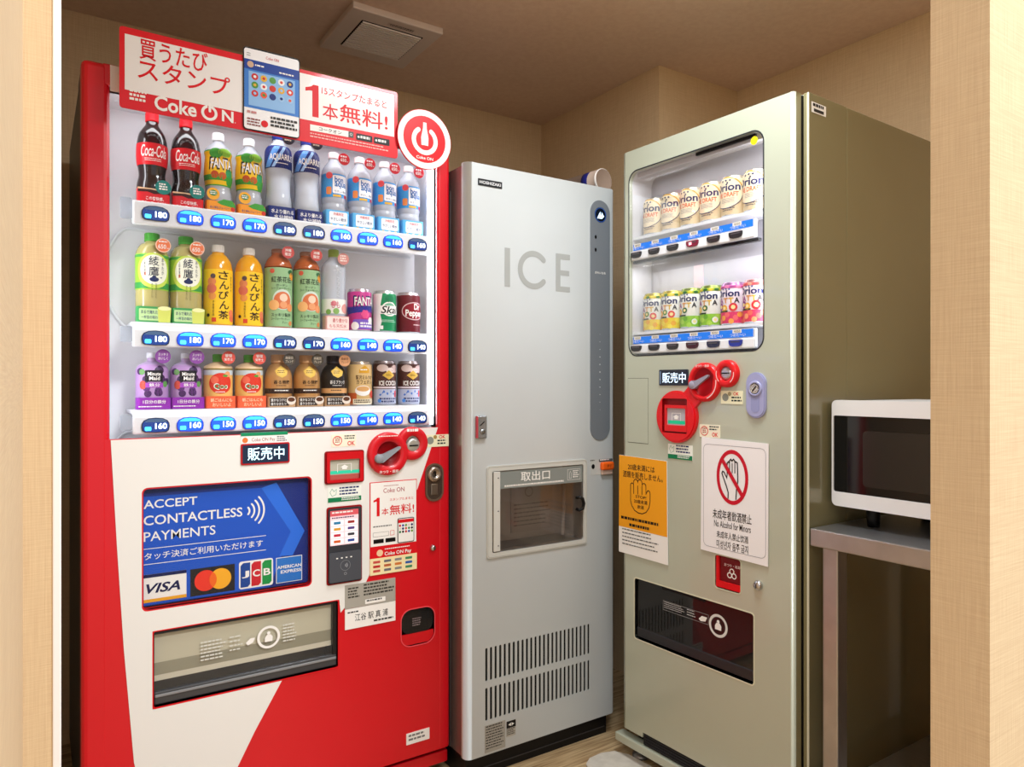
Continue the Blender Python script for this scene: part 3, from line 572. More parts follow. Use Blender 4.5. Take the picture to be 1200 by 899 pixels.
b = MB(); b.tube([(.377, -.001, .7545), (.380, -.012, .757), (.390, -.015, .752), (.395, -.015, .737), (.390, -.015, .722), (.380, -.012, .718), (.377, -.001, .7205)], .0052, BLACK); b.build('pull_handle', im)
b = MB(); b.decal(rrect(.4335, .8175, .524, .8665, .004), flat(-.0006), M('#c2c5c2', .4)); b.decal(circ(.443, .8445, .0065, .0075), flat(-.001), BLACK); b.dash(.432, .859, .455, .865, 1, -.001, M('#555555', .5)); b.decal(rrect(.466, .857, .522, .8655, .003), flat(-.001), M('#55585c', .4)); b.dash(.470, .8585, .518, .8645, 1, -.0014, CARD); b.build('button_plate', im)
b = MB(); b.box(.469, .518, -.016, .0, .832, .857, M('#f0641c', .35), .006, 3); b.box(.473, .516, -.010, .0, .817, .834, M('#c8ac9c', .4), .003); b.text('押す', .486, .839, .505, .850, -.0164, M('#a03c10', .5), .02); b.build('start_button', im)
b = MB(); b.plate([(.0534, .0725), (.121, .0725), (.121, .1485), (.0534, .1485)], -.0014, .0005, M('#aaa79e', .45)); b.dash(.0565, .078, .118, .146, 9, -.0018, M('#3c3a36', .5), .4); b.build('rating_label', im)
b = MB(); b.plate([(.125, .0985), (.156, .0985), (.156, .142), (.125, .142)], -.0014, .0005, M('#b5b2a8', .45)); b.decal([(.125, .1225), (.156, .1225), (.156, .142), (.125, .142)], flat(-.0018), BLACK); b.text('◀▶', .130, .127, .151, .137, -.0022, CARD, 0); b.dash(.127, .101, .154, .121, 4, -.0018, M('#4a4844', .5)); b.build('recycling_label', im)
t = thing('cleaning_roll', 'white cylinder with a dark blue band lying on top of the ice machine', 'roll', (1.510, 1.752, 1.7472), math.radians(6.5)); t.scale = (1.15, 1.15, 1.15)
b = MB(); rp = M('#b8a496', .5)
b.lathe([(0, .42), (.032, .42), (.0325, .41), (.0325, .058), (.0327, .0579), (.0327, .034), (.0325, .0339), (.0325, .005)], [rp, rp, rp, rp, M('#1e2470', .4), rp, rp], 0, 0, 32, True, 'y', 0)
for i in range(len(b.v)): b.v[i] = (b.v[i][0], -b.v[i][1], b.v[i][2])
b.f = [tuple(reversed(f)) for f in b.f]; b.build('tube', t)
b = MB(); b.lathe([(.0325, .007), (.0331, .006), (.0331, .001), (.0315, 0), (.0305, .0008), (0, .0008)], [M('#eee8e2', .45)]*3+[M('#a08a7a', .5)]*2, 0, 0, 32, True, 'y', 0)
for i in range(len(b.v)): b.v[i] = (b.v[i][0], -b.v[i][1], b.v[i][2])
b.f = [tuple(reversed(f)) for f in b.f]; b.build('end_cap', t)

# ------------------------------------------------------------------ olive beer machine against the right wall (front plane y = 0)
BR = math.radians(-88.2); BO = Vector((1.489, 1.6432, 0))
BK = .97; BO = Vector((BO.x*BK, BO.y*BK, 1.1*(1-BK)))
def beer_pt(x, y, z): return BO+Matrix.Rotation(BR, 3, 'Z') @ Vector((x*BK, y*BK, z*BK))
bmch = thing('beer_vending_machine', 'champagne-olive vending machine with two rows of cans and red coin fittings', 'vending machine', BO, BR); bmch.scale = (BK, BK, BK)
W, HT = .6, 1.798
bw = rrect(.031, 1.184, .4975, 1.733, .032, 6); bd = rrect(.0536, .342, .4703, .5205, .008); bc = rrect(.3502, .562, .4313, .648, .008)
b = MB(); outer = [(.014, .057), (.0857, .057), (.0857, .072), (.5, .072), (.5, .057), (W-.026, .057), (W-.026, HT), (.014, HT)]
b.plate(outer, .0, .012, OLIVE, [bw, bd, bc])
for x0, sx, r in ((.014, -1, .014), (W-.026, 1, .009)):
    arc = [(x0+sx*r*math.sin(t), r-r*math.cos(t)) for t in [PI/2*i/n for i in range(n+1)]]
    b.add([(x, y, z) for z in (.057, HT) for x, y in arc], [((i, i+1, i+n+2, i+n+1) if sx > 0 else (i+1, i, i+n+1, i+n+2)) for i in range(n)], OLIVE, True)
    for z in (.057, HT): b.add([(x, y, z) for x, y in arc]+[(x0, r, z)], [tuple(range(n+2))], OLIVE)
    xe = x0+sx*r; b.box(min(xe, xe-sx*.008), max(xe, xe-sx*.008), r+.0005, .030 if sx > 0 else .026, .057, HT, OLIVE_SHADED if sx > 0 else OLIVE)  # right door side takes the darker copy, shade painted in
b.box(.01, W-.024, .012, .03, HT-.01, HT, OLIVE)
b.build('door', bmch)
b = MB(); b.box(.0, W, .20, .72, .035, HT, OLIVE_SHADED, .004); b.box(.0, .012, .04, .20, .035, HT, OLIVE_SHADED); b.box(W-.014, W, .033, .20, .035, HT, OLIVE_SHADED, .002); b.box(.01, W-.01, .04, .20, HT-.016, HT, OLIVE); b.box(W-.004, W+.0008, .0325, .0365, .035, HT-.002, M('#d9d8c2', .3), .0008)
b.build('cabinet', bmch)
b = MB(); b.box(W-.03, W-.0145, .031, .036, .04, HT-.005, BLACK); b.build('door_gasket', bmch)
b = MB()
b.decal([(.044, 1.752), (.106, 1.752), (.106, 1.7775), (.044, 1.7775)], lambda x, z: (W+.0008, x, z), CARD); b.dash(.050, 1.766, .100, 1.775, 1, lambda x, z: (W+.0012, x, z), M('#222222', .5), .8); b.decal([(.054, 1.755), (.096, 1.755), (.096, 1.7625), (.054, 1.7625)], lambda x, z: (W+.0012, x, z), M('#333333', .5)); b.build('asset_sticker', bmch)
b = MB(); b.box(-.026, W-.004, -.006, .03, .008, .0335, OLIVE, .004); b.build('base_rail', bmch)
b = MB(); b.box(.04, W-.03, .03, .05, .03, .08, M('#08080a', .6)); b.box(.086, .5, .004, .012, .036, .071, M('#141416', .5))
for i in range(4): b.box(.09, .498, .002, .006, .040+i*.008, .0425+i*.008, M('#2c2c30', .4))
b.build('toe_grille', bmch)
for fx, fy in ((.015, .045), (W-.06, .045), (.02, .66), (W-.06, .66)):
    b = MB(); b.lathe([(0, -.0338), (.026, -.0338), (.026, -.026), (.012, -.020), (.0075, -.018), (.0075, .036)], M('#8c8886', .35, .7), fx+.02, fy, 18); b.build('levelling_foot', bmch)
BLIN = M('#dedee4', .5)
b = MB(); b.recess(bw, .0125, .095, BLIN, M('#b2b2ba', .4)); b.box(.04, .49, .093, .0945, 1.19, 1.44, M('#c9c9d0', .3)); b.box(.20, .235, .0915, .0935, 1.19, 1.44, M('#e6d4da', .3)); b.build('display_lining', bmch)
b = MB(); b.plate(rrect(.0275, 1.1805, .501, 1.7365, .035, 6), -.0006, .0005, M('#2a2c30', .4), [bw]); b.build('window_gasket', bmch)
b = MB(); b.box(.05, .485, .016, .030, 1.715, 1.732, M('#c4c4cc', .4)); b.box(.28, .47, .006, .012, 1.722, 1.730, BLACK); b.build('upper_ledge', bmch)
b = MB(); b.plate(bw, .005, .008, GLASS); b.build('glass_pane', bmch)
b = MB(); b.decal(circ(.4685, 1.7115, .0105), flat(.0045), M('#f2dc1c', .4)); b.build('round_sticker', bmch)
for nm, lx, tx, en, sx, sy in (('a', .4955, .1, 1.0, .04, .45),):
    p = beer_pt(lx, .03, 1.46); q = beer_pt(tx, .07, 1.46); lamp('display_light', p, q, .34, .03, .48, (.95, .96, 1))
p = beer_pt(.26, .040, 1.7135); q = beer_pt(.26, .06, 1.3); lamp('display_light', p, q, .1, .40, .02, (.95, .96, 1))
p = beer_pt(.26, .03, 1.452); q = beer_pt(.26, .06, 1.1); lamp('display_light', p, q, .2, .40, .02, (.95, .96, 1))
for zz in (1.540, 1.254):
    b = MB(); b.box(.032, .496, .016, .094, zz-.008, zz, WHITEG); b.build('shelf', bmch)
for r, (z0, z1) in enumerate(((1.466, 1.517), (1.187, 1.240))):
    b = MB(); b.box(.034, .470, .008, .018, z0+.004, z1, WHITEG, .003); b.box(.034, .470, .004, .010, z0+.002, z0+.030, WHITEG, .004); b.box(.036, .475, .012, .026, z0-.006, z0+.002, BLACK)
    rail = b.build('price_rail', bmch)
    b = MB(); b.plate([(.041, z0+.032), (.463, z0+.032), (.463, z1-.001), (.041, z1-.001)], .0070, .0085, M('#1f74dc', .4, 0, .25)); y = .0066
    for c in range(6):
        x = .0565+c*.0713
        b.decal([(x-.012, z1-.010), (x+.016, z1-.010), (x+.016, z1), (x-.012, z1)], flat(y), CARD); b.text('¥350', x-.007, z1-.0085, x+.012, z1-.002, y-.0003, M('#556', .5) if 0 else M('#8a7c60', .5), .01)
        b.text('つめた〜い', x-.020, z0+.034, x+.028, z0+.0425, y, M('#eef4ff', .4), .012)
    b.build('price_strip', rail)
    for c in range(6):
        x = .0575+c*.0713
        col = ('#2a2628', '#2a2628', '#2a2628', '#7c1430', '#2a2628', '#2a2628')[c] if r == 0 else ('#2a2628', '#2a2628', '#2a2628', '#40141e', '#262a44', '#2c3a9a')[c]
        b = MB(); o = [(-.021, .006), (-.0205, -.002), (-.017, -.008), (-.009, -.0105), (.009, -.0105), (.017, -.008), (.0205, -.002), (.021, .006)]
        b.plate(o, -.004, .002, M(col, .2)); b.decal([(-.021, .006), (.021, .006), (.018, .009), (0, .0105), (-.018, .009)], flat(-.0035), M('#c4bcc4', .25)); b.decal([(-.015, .000), (.015, .000), (.014, .003), (-.014, .003)], flat(-.0043), M('#48444a', .3))
        if r == 0 and c == 3: b.decal([(-.010, -.005), (-.001, -.005), (-.001, .002), (-.010, .002)], flat(-.0046), M('#ff9aa8', .3, 0, 2.5))
        b.build('selection_button', rail, loc=(x, .004, z0+.019 if r == 0 else z0+.019))
b = MB(); b.plate([(.0255, .923), (.1090, .923), (.1090, 1.116), (.0255, 1.116)], -.0004, .001, BLACK); b.plate([(.0265, .9243), (.1087, .9243), (.1087, 1.1150), (.0265, 1.1150)], -.001, .001, OLIVE); b.build('blank_cover', bmch)
b = MB(); b.plate(rrect(.154, 1.0945, .2605, 1.139, .003), -.003, .001, M('#10182c', .3)); b.text('販売中', .167, 1.1015, .253, 1.131, -.0034, M('#cfe8ff', .3, 0, 1.0), .007); b.decal([(.1585, 1.0985), (.1605, 1.0985), (.1605, 1.135), (.1585, 1.135)], flat(-.0034), M('#9ab8e0', .4)); b.build('sales_display', bmch)
# red coin and note fittings
RP = M('#dd141c', .35, 0, 0, .3); RD = M('#8e0c14', .4)
def ring(b, cx, cz, ro, ri, h, m, mi=None, d=.004):
    b.lathe([(ro, -.001), (ro, h-.005), (ro-.004, h-.001), (ro-.008, h), (ri+.002, h), (ri, h-.002), (ri, d), (0, d)], [m]*6+[mi or m], cx, 0, 36, True, 'y', cz)
b = MB(); ring(b, .3205, 1.1035, .0525, .0385, .016, RP, M('#a80c16', .4)); b.text('おつり・返却', .298, 1.1435, .343, 1.1505, -.0163, CARD, .01); b.stroke(circ(.3205, 1.1035, .0455, n=8, a0=-1.2, a1=.1), .003, -.0163, M('#f4c8c8', .4)); b.plate([(.308, 1.052), (.269, 1.092), (.248, 1.0706), (.287, 1.031)], -.011, .0, RP); b.plate([(.350, 1.085), (.378, 1.092), (.376, 1.112), (.352, 1.118)], -.011, .0, RP); b.build('return_dial', bmch)
b = MB(); b.lathe([(.0105, .003), (.0105, .022), (.008, .0245), (0, .0245)], M('#9a96a8', .4), .289, 0, 20, True, 'y', 1.096); b.plate([(.281, 1.091), (.288, 1.085), (.299, 1.087), (.344, 1.117), (.346, 1.122), (.341, 1.123), (.303, 1.108), (.288, 1.108), (.281, 1.102)], -.0225, -.015, M('#9a96a8', .4)); b.build('return_lever', bmch)
b = MB(); ring(b, .3935, 1.1255, .036, .0185, .015, RP, RD); b.stroke(circ(.3935, 1.1255, .0275, n=6, a0=-.9, a1=.1), .0025, -.0153, M('#f4c8c8', .4)); b.stroke(circ(.3935, 1.1255, .0275, n=6, a0=2.9, a1=3.9), .0025, -.0153, M('#f4c8c8', .4)); b.build('coin_slot_housing', bmch)
b = MB(); b.lathe([(.0178, .003), (.017, .010), (.010, .0115), (0, .0115)], M('#c4c0cc', .25, .7), .3925, 0, 24, True, 'y', 1.1265); b.box(.380, .405, -.0125, -.010, 1.1248, 1.1282, BLACK); b.build('coin_slot', bmch)
b = MB(); e = lambda k: circ(.2235, 1.0075, .073*k, .073*k, 36)
b.plate(e(1), -.010, .001, RP, [rrect(.1745, .962, .2655, 1.058, .004)]); b.plate(e(.93), -.013, -.009, RP, [rrect(.1745, .962, .2655, 1.058, .004)]); b.recess(rrect(.1745, .962, .2655, 1.058, .004), -.0125, -.002, M('#b01018', .4), RD); b.plate([(.180, .966), (.261, .966), (.261, 1.04), (.180, 1.04)], -.009, -.001, RP, [rrect(.186, .9835, .256, 1.031, .003)]); b.build('bill_acceptor', bmch)
b = MB(); b.decal(rrect(.186, .9835, .256, 1.031, .003), flat(-.004), M('#b4b0b8', .3)); b.decal([(.190, .987), (.256, .987), (.256, .9965), (.190, .9965)], flat(-.0045), M('#16a87c', .4, 0, .3)); b.stroke([(.204, .996), (.204, 1.017), (.236, 1.017), (.236, .996)], .0014, -.0045, CARD); b.decal([(.213, 1.000), (.226, 1.000), (.226, 1.006), (.231, 1.006), (.2195, 1.013), (.208, 1.006), (.213, 1.006)], flat(-.0045), CARD); b.build('bill_slot', bmch)
b = MB(); b.plate(rrect(.3705, 1.047, .4388, 1.081, .002), -.0014, .0005, M('#ece9c8', .5)); b.decal(circ(.385, 1.064, .010), flat(-.0018), M('#8a8f86', .5)); b.decal(circ(.398, 1.073, .0055), flat(-.0018), M('#a8a07a', .5)); b.text('OK', .410, 1.069, .427, 1.078, -.0018, REDF, .02); b.dash(.404, 1.050, .436, 1.066, 2, -.0018, M('#223333', .5)); b.build('coin_sticker', bmch)
b = MB(); b.plate(rrect(.2995, .956, .3675, .990, .002), -.0014, .0005, M('#f0e8d2', .5)); b.decal(circ(.316, .973, .013, n=16), flat(-.0018), REDF, [circ(.316, .973, .011, n=16)]); b.dash(.310, .966, .323, .981, 3, -.0018, M('#aa4444', .5)); b.text('OK', .342, .959, .361, .970, -.0018, REDF, .02); b.dash(.333, .973, .365, .987, 2, -.0018, M('#334444', .5)); b.build('note_sticker', bmch)
hand_sticker(.187, .889, .2751, .930, bmch)
LV = M('#a3a6d0', .35, .1)
b = MB(); b.plate(rrect(.4523, 1.0135, .509, 1.128, .028, 8), -.006, .001, LV); b.plate(rrect(.4555, 1.017, .506, 1.125, .025, 8), -.008, -.005, LV); b.plate(rrect(.468, 1.028, .493, 1.083, .010), -.0086, -.007, M('#9498c4', .35)); b.lathe([(.020, .008), (.0195, .0115), (.014, .012), (.0135, .0095), (0, .0095)], [LV, LV, M('#b8b8b4', .2, .9), M('#8a8a88', .2, .9)], .481, 0, 24, True, 'y', 1.087); b.decal(circ(.481, 1.087, .012), flat(-.0125), M('#c4c4ba', .25, .8)); b.stroke([(.476, 1.081), (.486, 1.093)], .003, -.0129, BLACK); b.build('door_lock', bmch)
b = MB(); b.recess(bc, .0005, .04, RP, M('#5a0a12', .3)); b.plate(rrect(.347, .559, .4335, .651, .010), -.001, .001, M('#c8c8b0', .4), [bc]); b.plate([(.352, .564), (.43, .564), (.43, .581), (.352, .581)], .002, .006, RP); b.box(.3515, .36, .003, .03, .581, .646, RP); b.build('coin_cup', bmch)
b = MB(); b.plate(rrect(.360, .581, .430, .647, .004), .008, .010, M('#6e0d16', .25)); b.text('おつり・返却', .374, .6215, .424, .6295, .0076, M('#f4dcdc', .4), .012)
for cx, cz in ((.391, .600), (.405, .600), (.398, .611)): b.stroke(circ(cx, cz, .0065, n=14), .0026, .0076, CARD, True)
b.build('coin_cup_flap', bmch)
b = MB(); b.lathe([(.0125, 0), (.0125, .004), (.009, .010), (0, .0115)], CHROME, .485, 0, 20, True, 'y', .597); b.box(.484, .486, -.012, -.009, .592, .602, DARK); b.build('keyhole', bmch)
b = MB(); b.recess(bd, .0005, .11, M('#0c0c0e', .4), M('#4a4640', .5)); b.plate(rrect(.0505, .339, .4735, .5235, .010), -.001, .001, M('#d8d6bc', .35), [bd]); b.build('delivery_bay', bmch)
b = MB(); b.plate(rrect(.058, .375, .466, .517, .004), .008, .010, DARKGLASS); b.box(.056, .468, .006, .016, .346, .375, M('#26262a', .3), .003); b.box(.16, .31, .004, .010, .511, .5175, BLACK); b.build('hatch_flap', bmch)
b = MB(); y = .0074; b.decal(circ(.3545, .458, .0305), flat(y), M('#dcdcd8', .4), [circ(.3545, .458, .0235)]); b.decal(circ(.3545, .469, .0045, n=12), flat(y), CARD); b.decal([(.344, .447), (.364, .447), (.365, .458), (.360, .465), (.349, .465), (.344, .457)], flat(y), CARD)
b.stroke([(.160, .452), (.322, .452), (.322, .478), (.160, .478)], .0007, y, M('#b0b0b0', .5), True); b.dash(.164, .455, .24, .476, 4, y, M('#c8c8c8', .5), .3); b.dash(.248, .455, .28, .476, 3, y, M('#c8c8c8', .5), .3); b.decal([(.289, .460), (.300, .470), (.318, .470), (.312, .458), (.296, .455)], flat(y), CARD); b.build('hatch_print', bmch)

# ------------------------------------------------------------------ posters taped on the beer machine
p = thing('age_limit_poster', 'orange poster with an outlined hand, taped on the olive vending machine', 'poster', beer_pt(0, 0, 0), BR); p.scale = (BK, BK, BK)
b = MB(); OR = M('#f0a21e', .5); K = M('#1c1610', .5)
b.plate([(-.0095, .588), (.1885, .586), (.185, .8800), (-.008, .8830)], -.0044, -.0020, CARD); b.build('paper', p)
b = MB(); b.decal([(-.009, .6665), (.1865, .665), (.1845, .8795), (-.0075, .8825)], flat(-.0048), OR); y = -.0052
b.text('20歳未満には', .030, .8415, .139, .860, y, K, .007); b.text('酒類を販売しません。', .009, .8175, .170, .8375, y, K, .007)
hand = [(.0415, .750)]
for xa, xb, zt in ((.0415, .0545, .803), (.0545, .0715, .8155), (.0715, .0885, .8165), (.0885, .1045, .807)):
    r = (xb-xa)/2; hand += [(xa+r-r*math.cos(PI*i/6), zt-r+r*math.sin(PI*i/6)) for i in range(7)]
hand += [(.1045, .776), (.107, .7815), (.1105, .7865), (.1155, .788), (.1195, .785), (.121, .779), (.121, .757), (.117, .739), (.106, .724), (.090, .717), (.074, .717), (.058, .723), (.047, .735)]
b.stroke(hand, .0026, y, K, True)
for hx in (.0545, .0715, .0885): b.stroke([(hx, .773), (hx, .797)], .0024, y-.0002, K)
b.text('STOP!', .062, .761, .106, .769, y, K, .012); b.text('20歳未満', .056, .745, .110, .757, y, K, .01); b.text('飲酒', .070, .730, .096, .741, y, K, .012)
b.dash(.001, .689, .173, .699, 1, y, K, .8); b.dash(.036, .671, .132, .681, 1, y, K, .8); b.dash(.006, .607, .16, .662, 5, y, M('#555555', .5), .3); b.build('print', p)
p = thing('alcohol_ban_poster', 'white poster with a red prohibition ring over a hand, on the olive vending machine', 'poster', beer_pt(0, 0, 0), BR); p.scale = (BK, BK, BK)
b = MB(); b.plate([(.3060, .6535), (.3090, .9560), (.5161, .952), (.5141, .6491)], -.0044, -.0020, M('#f0eef0', .55)); b.build('paper', p)
b = MB(); y = -.0048; b.stroke(rrect(.3155, .667, .5085, .9385, .014, 5), .0011, y, M('#8c8a94', .5), True)
cx, cz = .4085, .858; RC = M('#c8142c', .5)
b.decal(circ(cx, cz, .0495, .071, 40), flat(y), RC, [circ(cx, cz, .040, .0605, 40)])
hd = [(.396, .803), (.3965, .818), (.391, .833), (.3825, .852), (.3765, .866), (.379, .871), (.384, .869), (.392, .855), (.3935, .870), (.393, .893), (.397, .8975), (.4005, .894), (.4005, .900), (.4045, .9045), (.4085, .900), (.4095, .902), (.4135, .905), (.417, .901), (.4175, .897), (.421, .899), (.425, .896), (.4255, .880), (.4265, .850), (.4225, .828), (.4205, .803)]
b.stroke(hd, .0032, y-.0004, BLACK)
for hx in (.4008, .409, .4172): b.stroke([(hx, .870), (hx, .894)], .0026, y-.0004, BLACK)
b.stroke([(.377, .902), (.441, .813)], .0105, y-.0008, RC)
b.text('未成年者飲酒禁止', .3465, .744, .4675, .770, y, K, .01); b.text('No Alcohol for Minors', .351, .7235, .465, .741, y, K, .008); b.text('未成年人禁止饮酒', .359, .695, .4575, .714, y, K, .008); b.text('미성년자 음주 금지', .359, .669, .4575, .690, y, K, .01)
b.build('print', p)

# ------------------------------------------------------------------ steel table and microwave
t = thing('steel_table', 'stainless steel work table standing beside the olive vending machine', 'table', (1.489, .50, 0))
LX, LY = .58, .506
b = MB(); b.box(0, LX, 0, LY, .726, .767, STEEL, .003); b.build('table_top', t)
for lx, ly in ((.012, LY-.062), (LX-.05, LY-.062), (.012, .02), (LX-.05, .02)):
    b = MB(); b.box(lx, lx+.038, ly, ly+.038, .0, .726, STEEL, .003); b.build('leg', t)
b = MB(); b.box(.02, LX-.02, .03, LY-.03, .16, .175, STEEL, .002); b.build('lower_shelf', t)
mw = thing('microwave_oven', 'white microwave oven with a dark glass door on the steel table', 'microwave', (1.57, .55, .767))
MWH = M('#eceef2', .3); LY = .453
b = MB(); b.box(.02, .36, .003, LY-.003, .046, .292, M('#e6e8ec', .35), .006)
b.build('body', mw)
def yz(pts, x0, x1, m, holes=()):
    q = MB(); q.plate(pts, x0, x1, m, holes)
    for i in range(len(q.v)): x_, y_, z_ = q.v[i]; q.v[i] = (y_, -x_+LY, z_)     # outline x runs from the far end towards the camera
    return q
q = yz(rrect(0, .046, LY, .294, .012), 0, .022, MWH, [rrect(.004, .079, LY-.10, .258, .004)]); q.build('door', mw)
q = yz(rrect(.004, .079, LY-.10, .258, .004), .003, .008, M('#08090c', .06)); q.build('door_glass', mw)
q = yz(rrect(.075, .098, LY-.13, .225, .01), .0022, .0031, M('#24211f', .12)); q.build('viewing_mesh', mw)
b = MB(); b.box(-.012, .0, .03, .045, .09, .25, M('#d8dade', .3), .004); b.build('handle', mw)
for fx, fy in ((.055, LY-.07), (.055, .06), (.30, LY-.07), (.30, .06)):
    b = MB(); b.lathe([(0, 0), (.013, 0), (.015, .02), (.016, .047)], BLACK, fx, fy, 16); b.build('foot', mw)

# ------------------------------------------------------------------ the sample bottles and cans
PROTO = {}
def prof_fn(prof):
    def f(z):
        for (r0, z0), (r1, z1) in zip(prof, prof[1:]):
            if z0 <= z <= z1 and z1 > z0: return r0+(r1-r0)*(z-z0)/(z1-z0)
        return prof[-1][0]
    return f
def wrap(prof, R, off): f = prof_fn(prof); return lambda x, z: ((f(z)+off)*math.sin(x/R), -(f(z)+off)*math.cos(x/R), z)
CUT = (.006, .008)
def band(prof, za, zb, off):
    f = prof_fn(prof); zs = [za]+[z for _, z in prof if za < z < zb]+[zb]
    return [(f(z)+off, z) for z in zs]
def smooth(prof, k=3):
    out = []
    for i in range(len(prof)-1):
        p0 = prof[max(i-1, 0)]; p1 = prof[i]; p2 = prof[i+1]; p3 = prof[min(i+2, len(prof)-1)]
        for j in range(k):
            t = j/k
            q = [.5*(2*p1[c]+(p2[c]-p0[c])*t+(2*p0[c]-5*p1[c]+4*p2[c]-p3[c])*t*t+(3*p1[c]-p0[c]-3*p2[c]+p3[c])*t**3) for c in (0, 1)]
            out.append((max(q[0], .001), q[1]))
    return out+[prof[-1]]
def card(root, R, h, m, deco, w=None):
    """The printed base card folded round the foot of a sample."""
    w = w or R*2.02; b = MB(); yf = -R-.0016; r = .006
    o = [(-w/2, -R*.2), (-w/2, yf+r), (-w/2+r*.3, yf+r*.3), (-w/2+r, yf), (w/2-r, yf), (w/2-r*.3, yf+r*.3), (w/2, yf+r), (w/2, -R*.2)]
    k = len(o); b.add([(x, y, z) for z in (0, h) for x, y in o], [(i, i+1, i+1+k, i+k) for i in range(k-1)], m)
    b.add([(x*.98, y*.98, z) for z in (0, h) for x, y in o], [(i+k, i+1+k, i+1, i) for i in range(k-1)], m)
    deco(b, yf-.0004, w, h); return b.build('base_card', root)
def tagdisc(root, R, x, z, r, m, deco, y=None):
    b = MB(); y = -R-.003 if y is None else y
    b.plate(circ(x, z, r, n=24), y-.0012, y, m); deco(b, y-.0016, x, z, r); return b.build('round_tag', root)
def bottle(name, label, cat, group, prof, body, cap, cap_r, cap_h, labels):
    """prof: [(r, z)] up to the neck; labels: [(za, zb, material or bands, decoration)]"""
    t = thing(name, label, cat, (0, 0, 0), 0, group)
    prof = smooth(prof); b = MB(); b.lathe([(0, 0)]+prof+[(0, prof[-1][1])], body); b.build('body', t)
    R = max(r for r, _ in prof); zt = prof[-1][1]
    if cap:
        b = MB(); b.lathe([(0, zt-.001), (cap_r, zt-.001), (cap_r, zt+cap_h*.18), (cap_r*.97, zt+cap_h*.2), (cap_r*.97, zt+cap_h-.001), (cap_r*.9, zt+cap_h), (0, zt+cap_h)], cap, n=24)
        for i in range(24):
            a = 2*PI*i/24; b.box(cap_r*.97*math.cos(a)-.0004, cap_r*.97*math.cos(a)+.0004, cap_r*.97*math.sin(a)-.0004, cap_r*.97*math.sin(a)+.0004, zt+cap_h*.22, zt+cap_h-.002, cap)
        b.build('cap', t)
    for za, zb, m, deco in labels:
        b = MB(); b.lathe(band(prof, za, zb, .0004), m, n=32)
        if deco: deco(b, wrap(prof, R, .0009), R)
        b.build('wrap_label', t)
    return t, R
def can(name, label, cat, group, R, Hc, body, deco, rim='#c9ccd0'):
    t = thing(name, label, cat, (0, 0, 0), 0, group); prof = [(R-.0025, .0), (R, .005), (R, Hc-.010), (R-.004, Hc-.0015), (R-.0045, Hc)]
    b = MB(); b.lathe([(0, 0)]+prof[:1]+[(R-.0004, .004)], M('#c9ccd0', .25, .8)); b.lathe(band(prof, .004, Hc-.0085, 0), body, n=36)
    deco(b, wrap(prof, R, .0006), R, Hc); b.build('body', t)
    b = MB(); rm_ = M(rim, .25, .7); b.lathe([(R-.0007, Hc-.0088), (R-.004, Hc-.0015), (R-.0042, Hc), (R-.0065, Hc), (R-.0075, Hc-.004), (0, Hc-.004)], rm_, n=36); b.box(-.006, .006, -.018, .002, Hc-.004, Hc-.0025, rm_, .001); b.build('lid', t)
    return t
def rect(b, mp, x0, z0, x1, z1, m, r=0): b.decal(rrect(x0, z0, x1, z1, r) if r else [(x0, z0), (x1, z0), (x1, z1), (x0, z1)], mp, m, cut=CUT)
def disc(b, mp, x, z, r, m, rz=None, n=24): b.decal(circ(x, z, r, rz, n), mp, m, cut=CUT)
def wt(b, mp, s, x0, z0, x1, z1, m, bold=.015, shear=0.): b.text(s, x0, z0, x1, z1, mp, m, bold, shear, CUT)
RX, RY, SY = .081, 1.79, .078
def redpos(c, row): return (RX+.1462+.0728*c, RY+SY, (1.5056, 1.2406, 1.0406)[row])
G = 'sample drinks in the red vending machine'

# cola
COLA = M('#1c0a08', .12, 0, 0, .4); CR = M('#d01822', .35)
t, R = bottle('cola_bottle', 'cola bottle with red cap and label at the outer end of the top row', 'bottle', G,
    [(.029, 0), (.0325, .006), (.0335, .03), (.0325, .055), (.0285, .075), (.0295, .090), (.0325, .108), (.0335, .125), (.0325, .150), (.0285, .172), (.021, .186), (.0145, .196), (.0125, .205)], [COLA]*0 or COLA, CR, .0145, .020,
    [(.098, .148, CR, lambda b, m, R: (wt(b, m, 'Coca-Cola', -.028, .116, .029, .143, CARD, .01, .25), b.dash(-.02, .104, .024, .112, 2, m, CARD, .3)))])
card(t, R, .042, CR, lambda b, y, w, h: (b.decal([(-w/2, h*.74), (-w*.2, h*.8), (0, h*.7), (w*.3, h*.78), (w/2, h*.72), (w/2, h), (-w/2, h)], flat(y), M('#3a1410', .5)), b.decal([(-w/2, h*.9), (-w*.1, h*.94), (w*.2, h*.88), (w/2, h*.92), (w/2, h), (-w/2, h)], flat(y-.0003), M('#e0b890', .5)), b.text('この爽快感、', -w*.25, h*.36, w*.30, h*.56, y, CARD, .01), b.text('コカ・コーラだけ。', -w*.38, h*.10, w*.40, h*.30, y, CARD, .01)))
tagdisc(t, R, .019, .047, .0165, M('#1c7c74', .45), lambda b, y, x, z, r: (b.dash(x-.009, z-.008, x+.009, z+.009, 3, y, CARD, .6)))
PROTO['cola'] = t
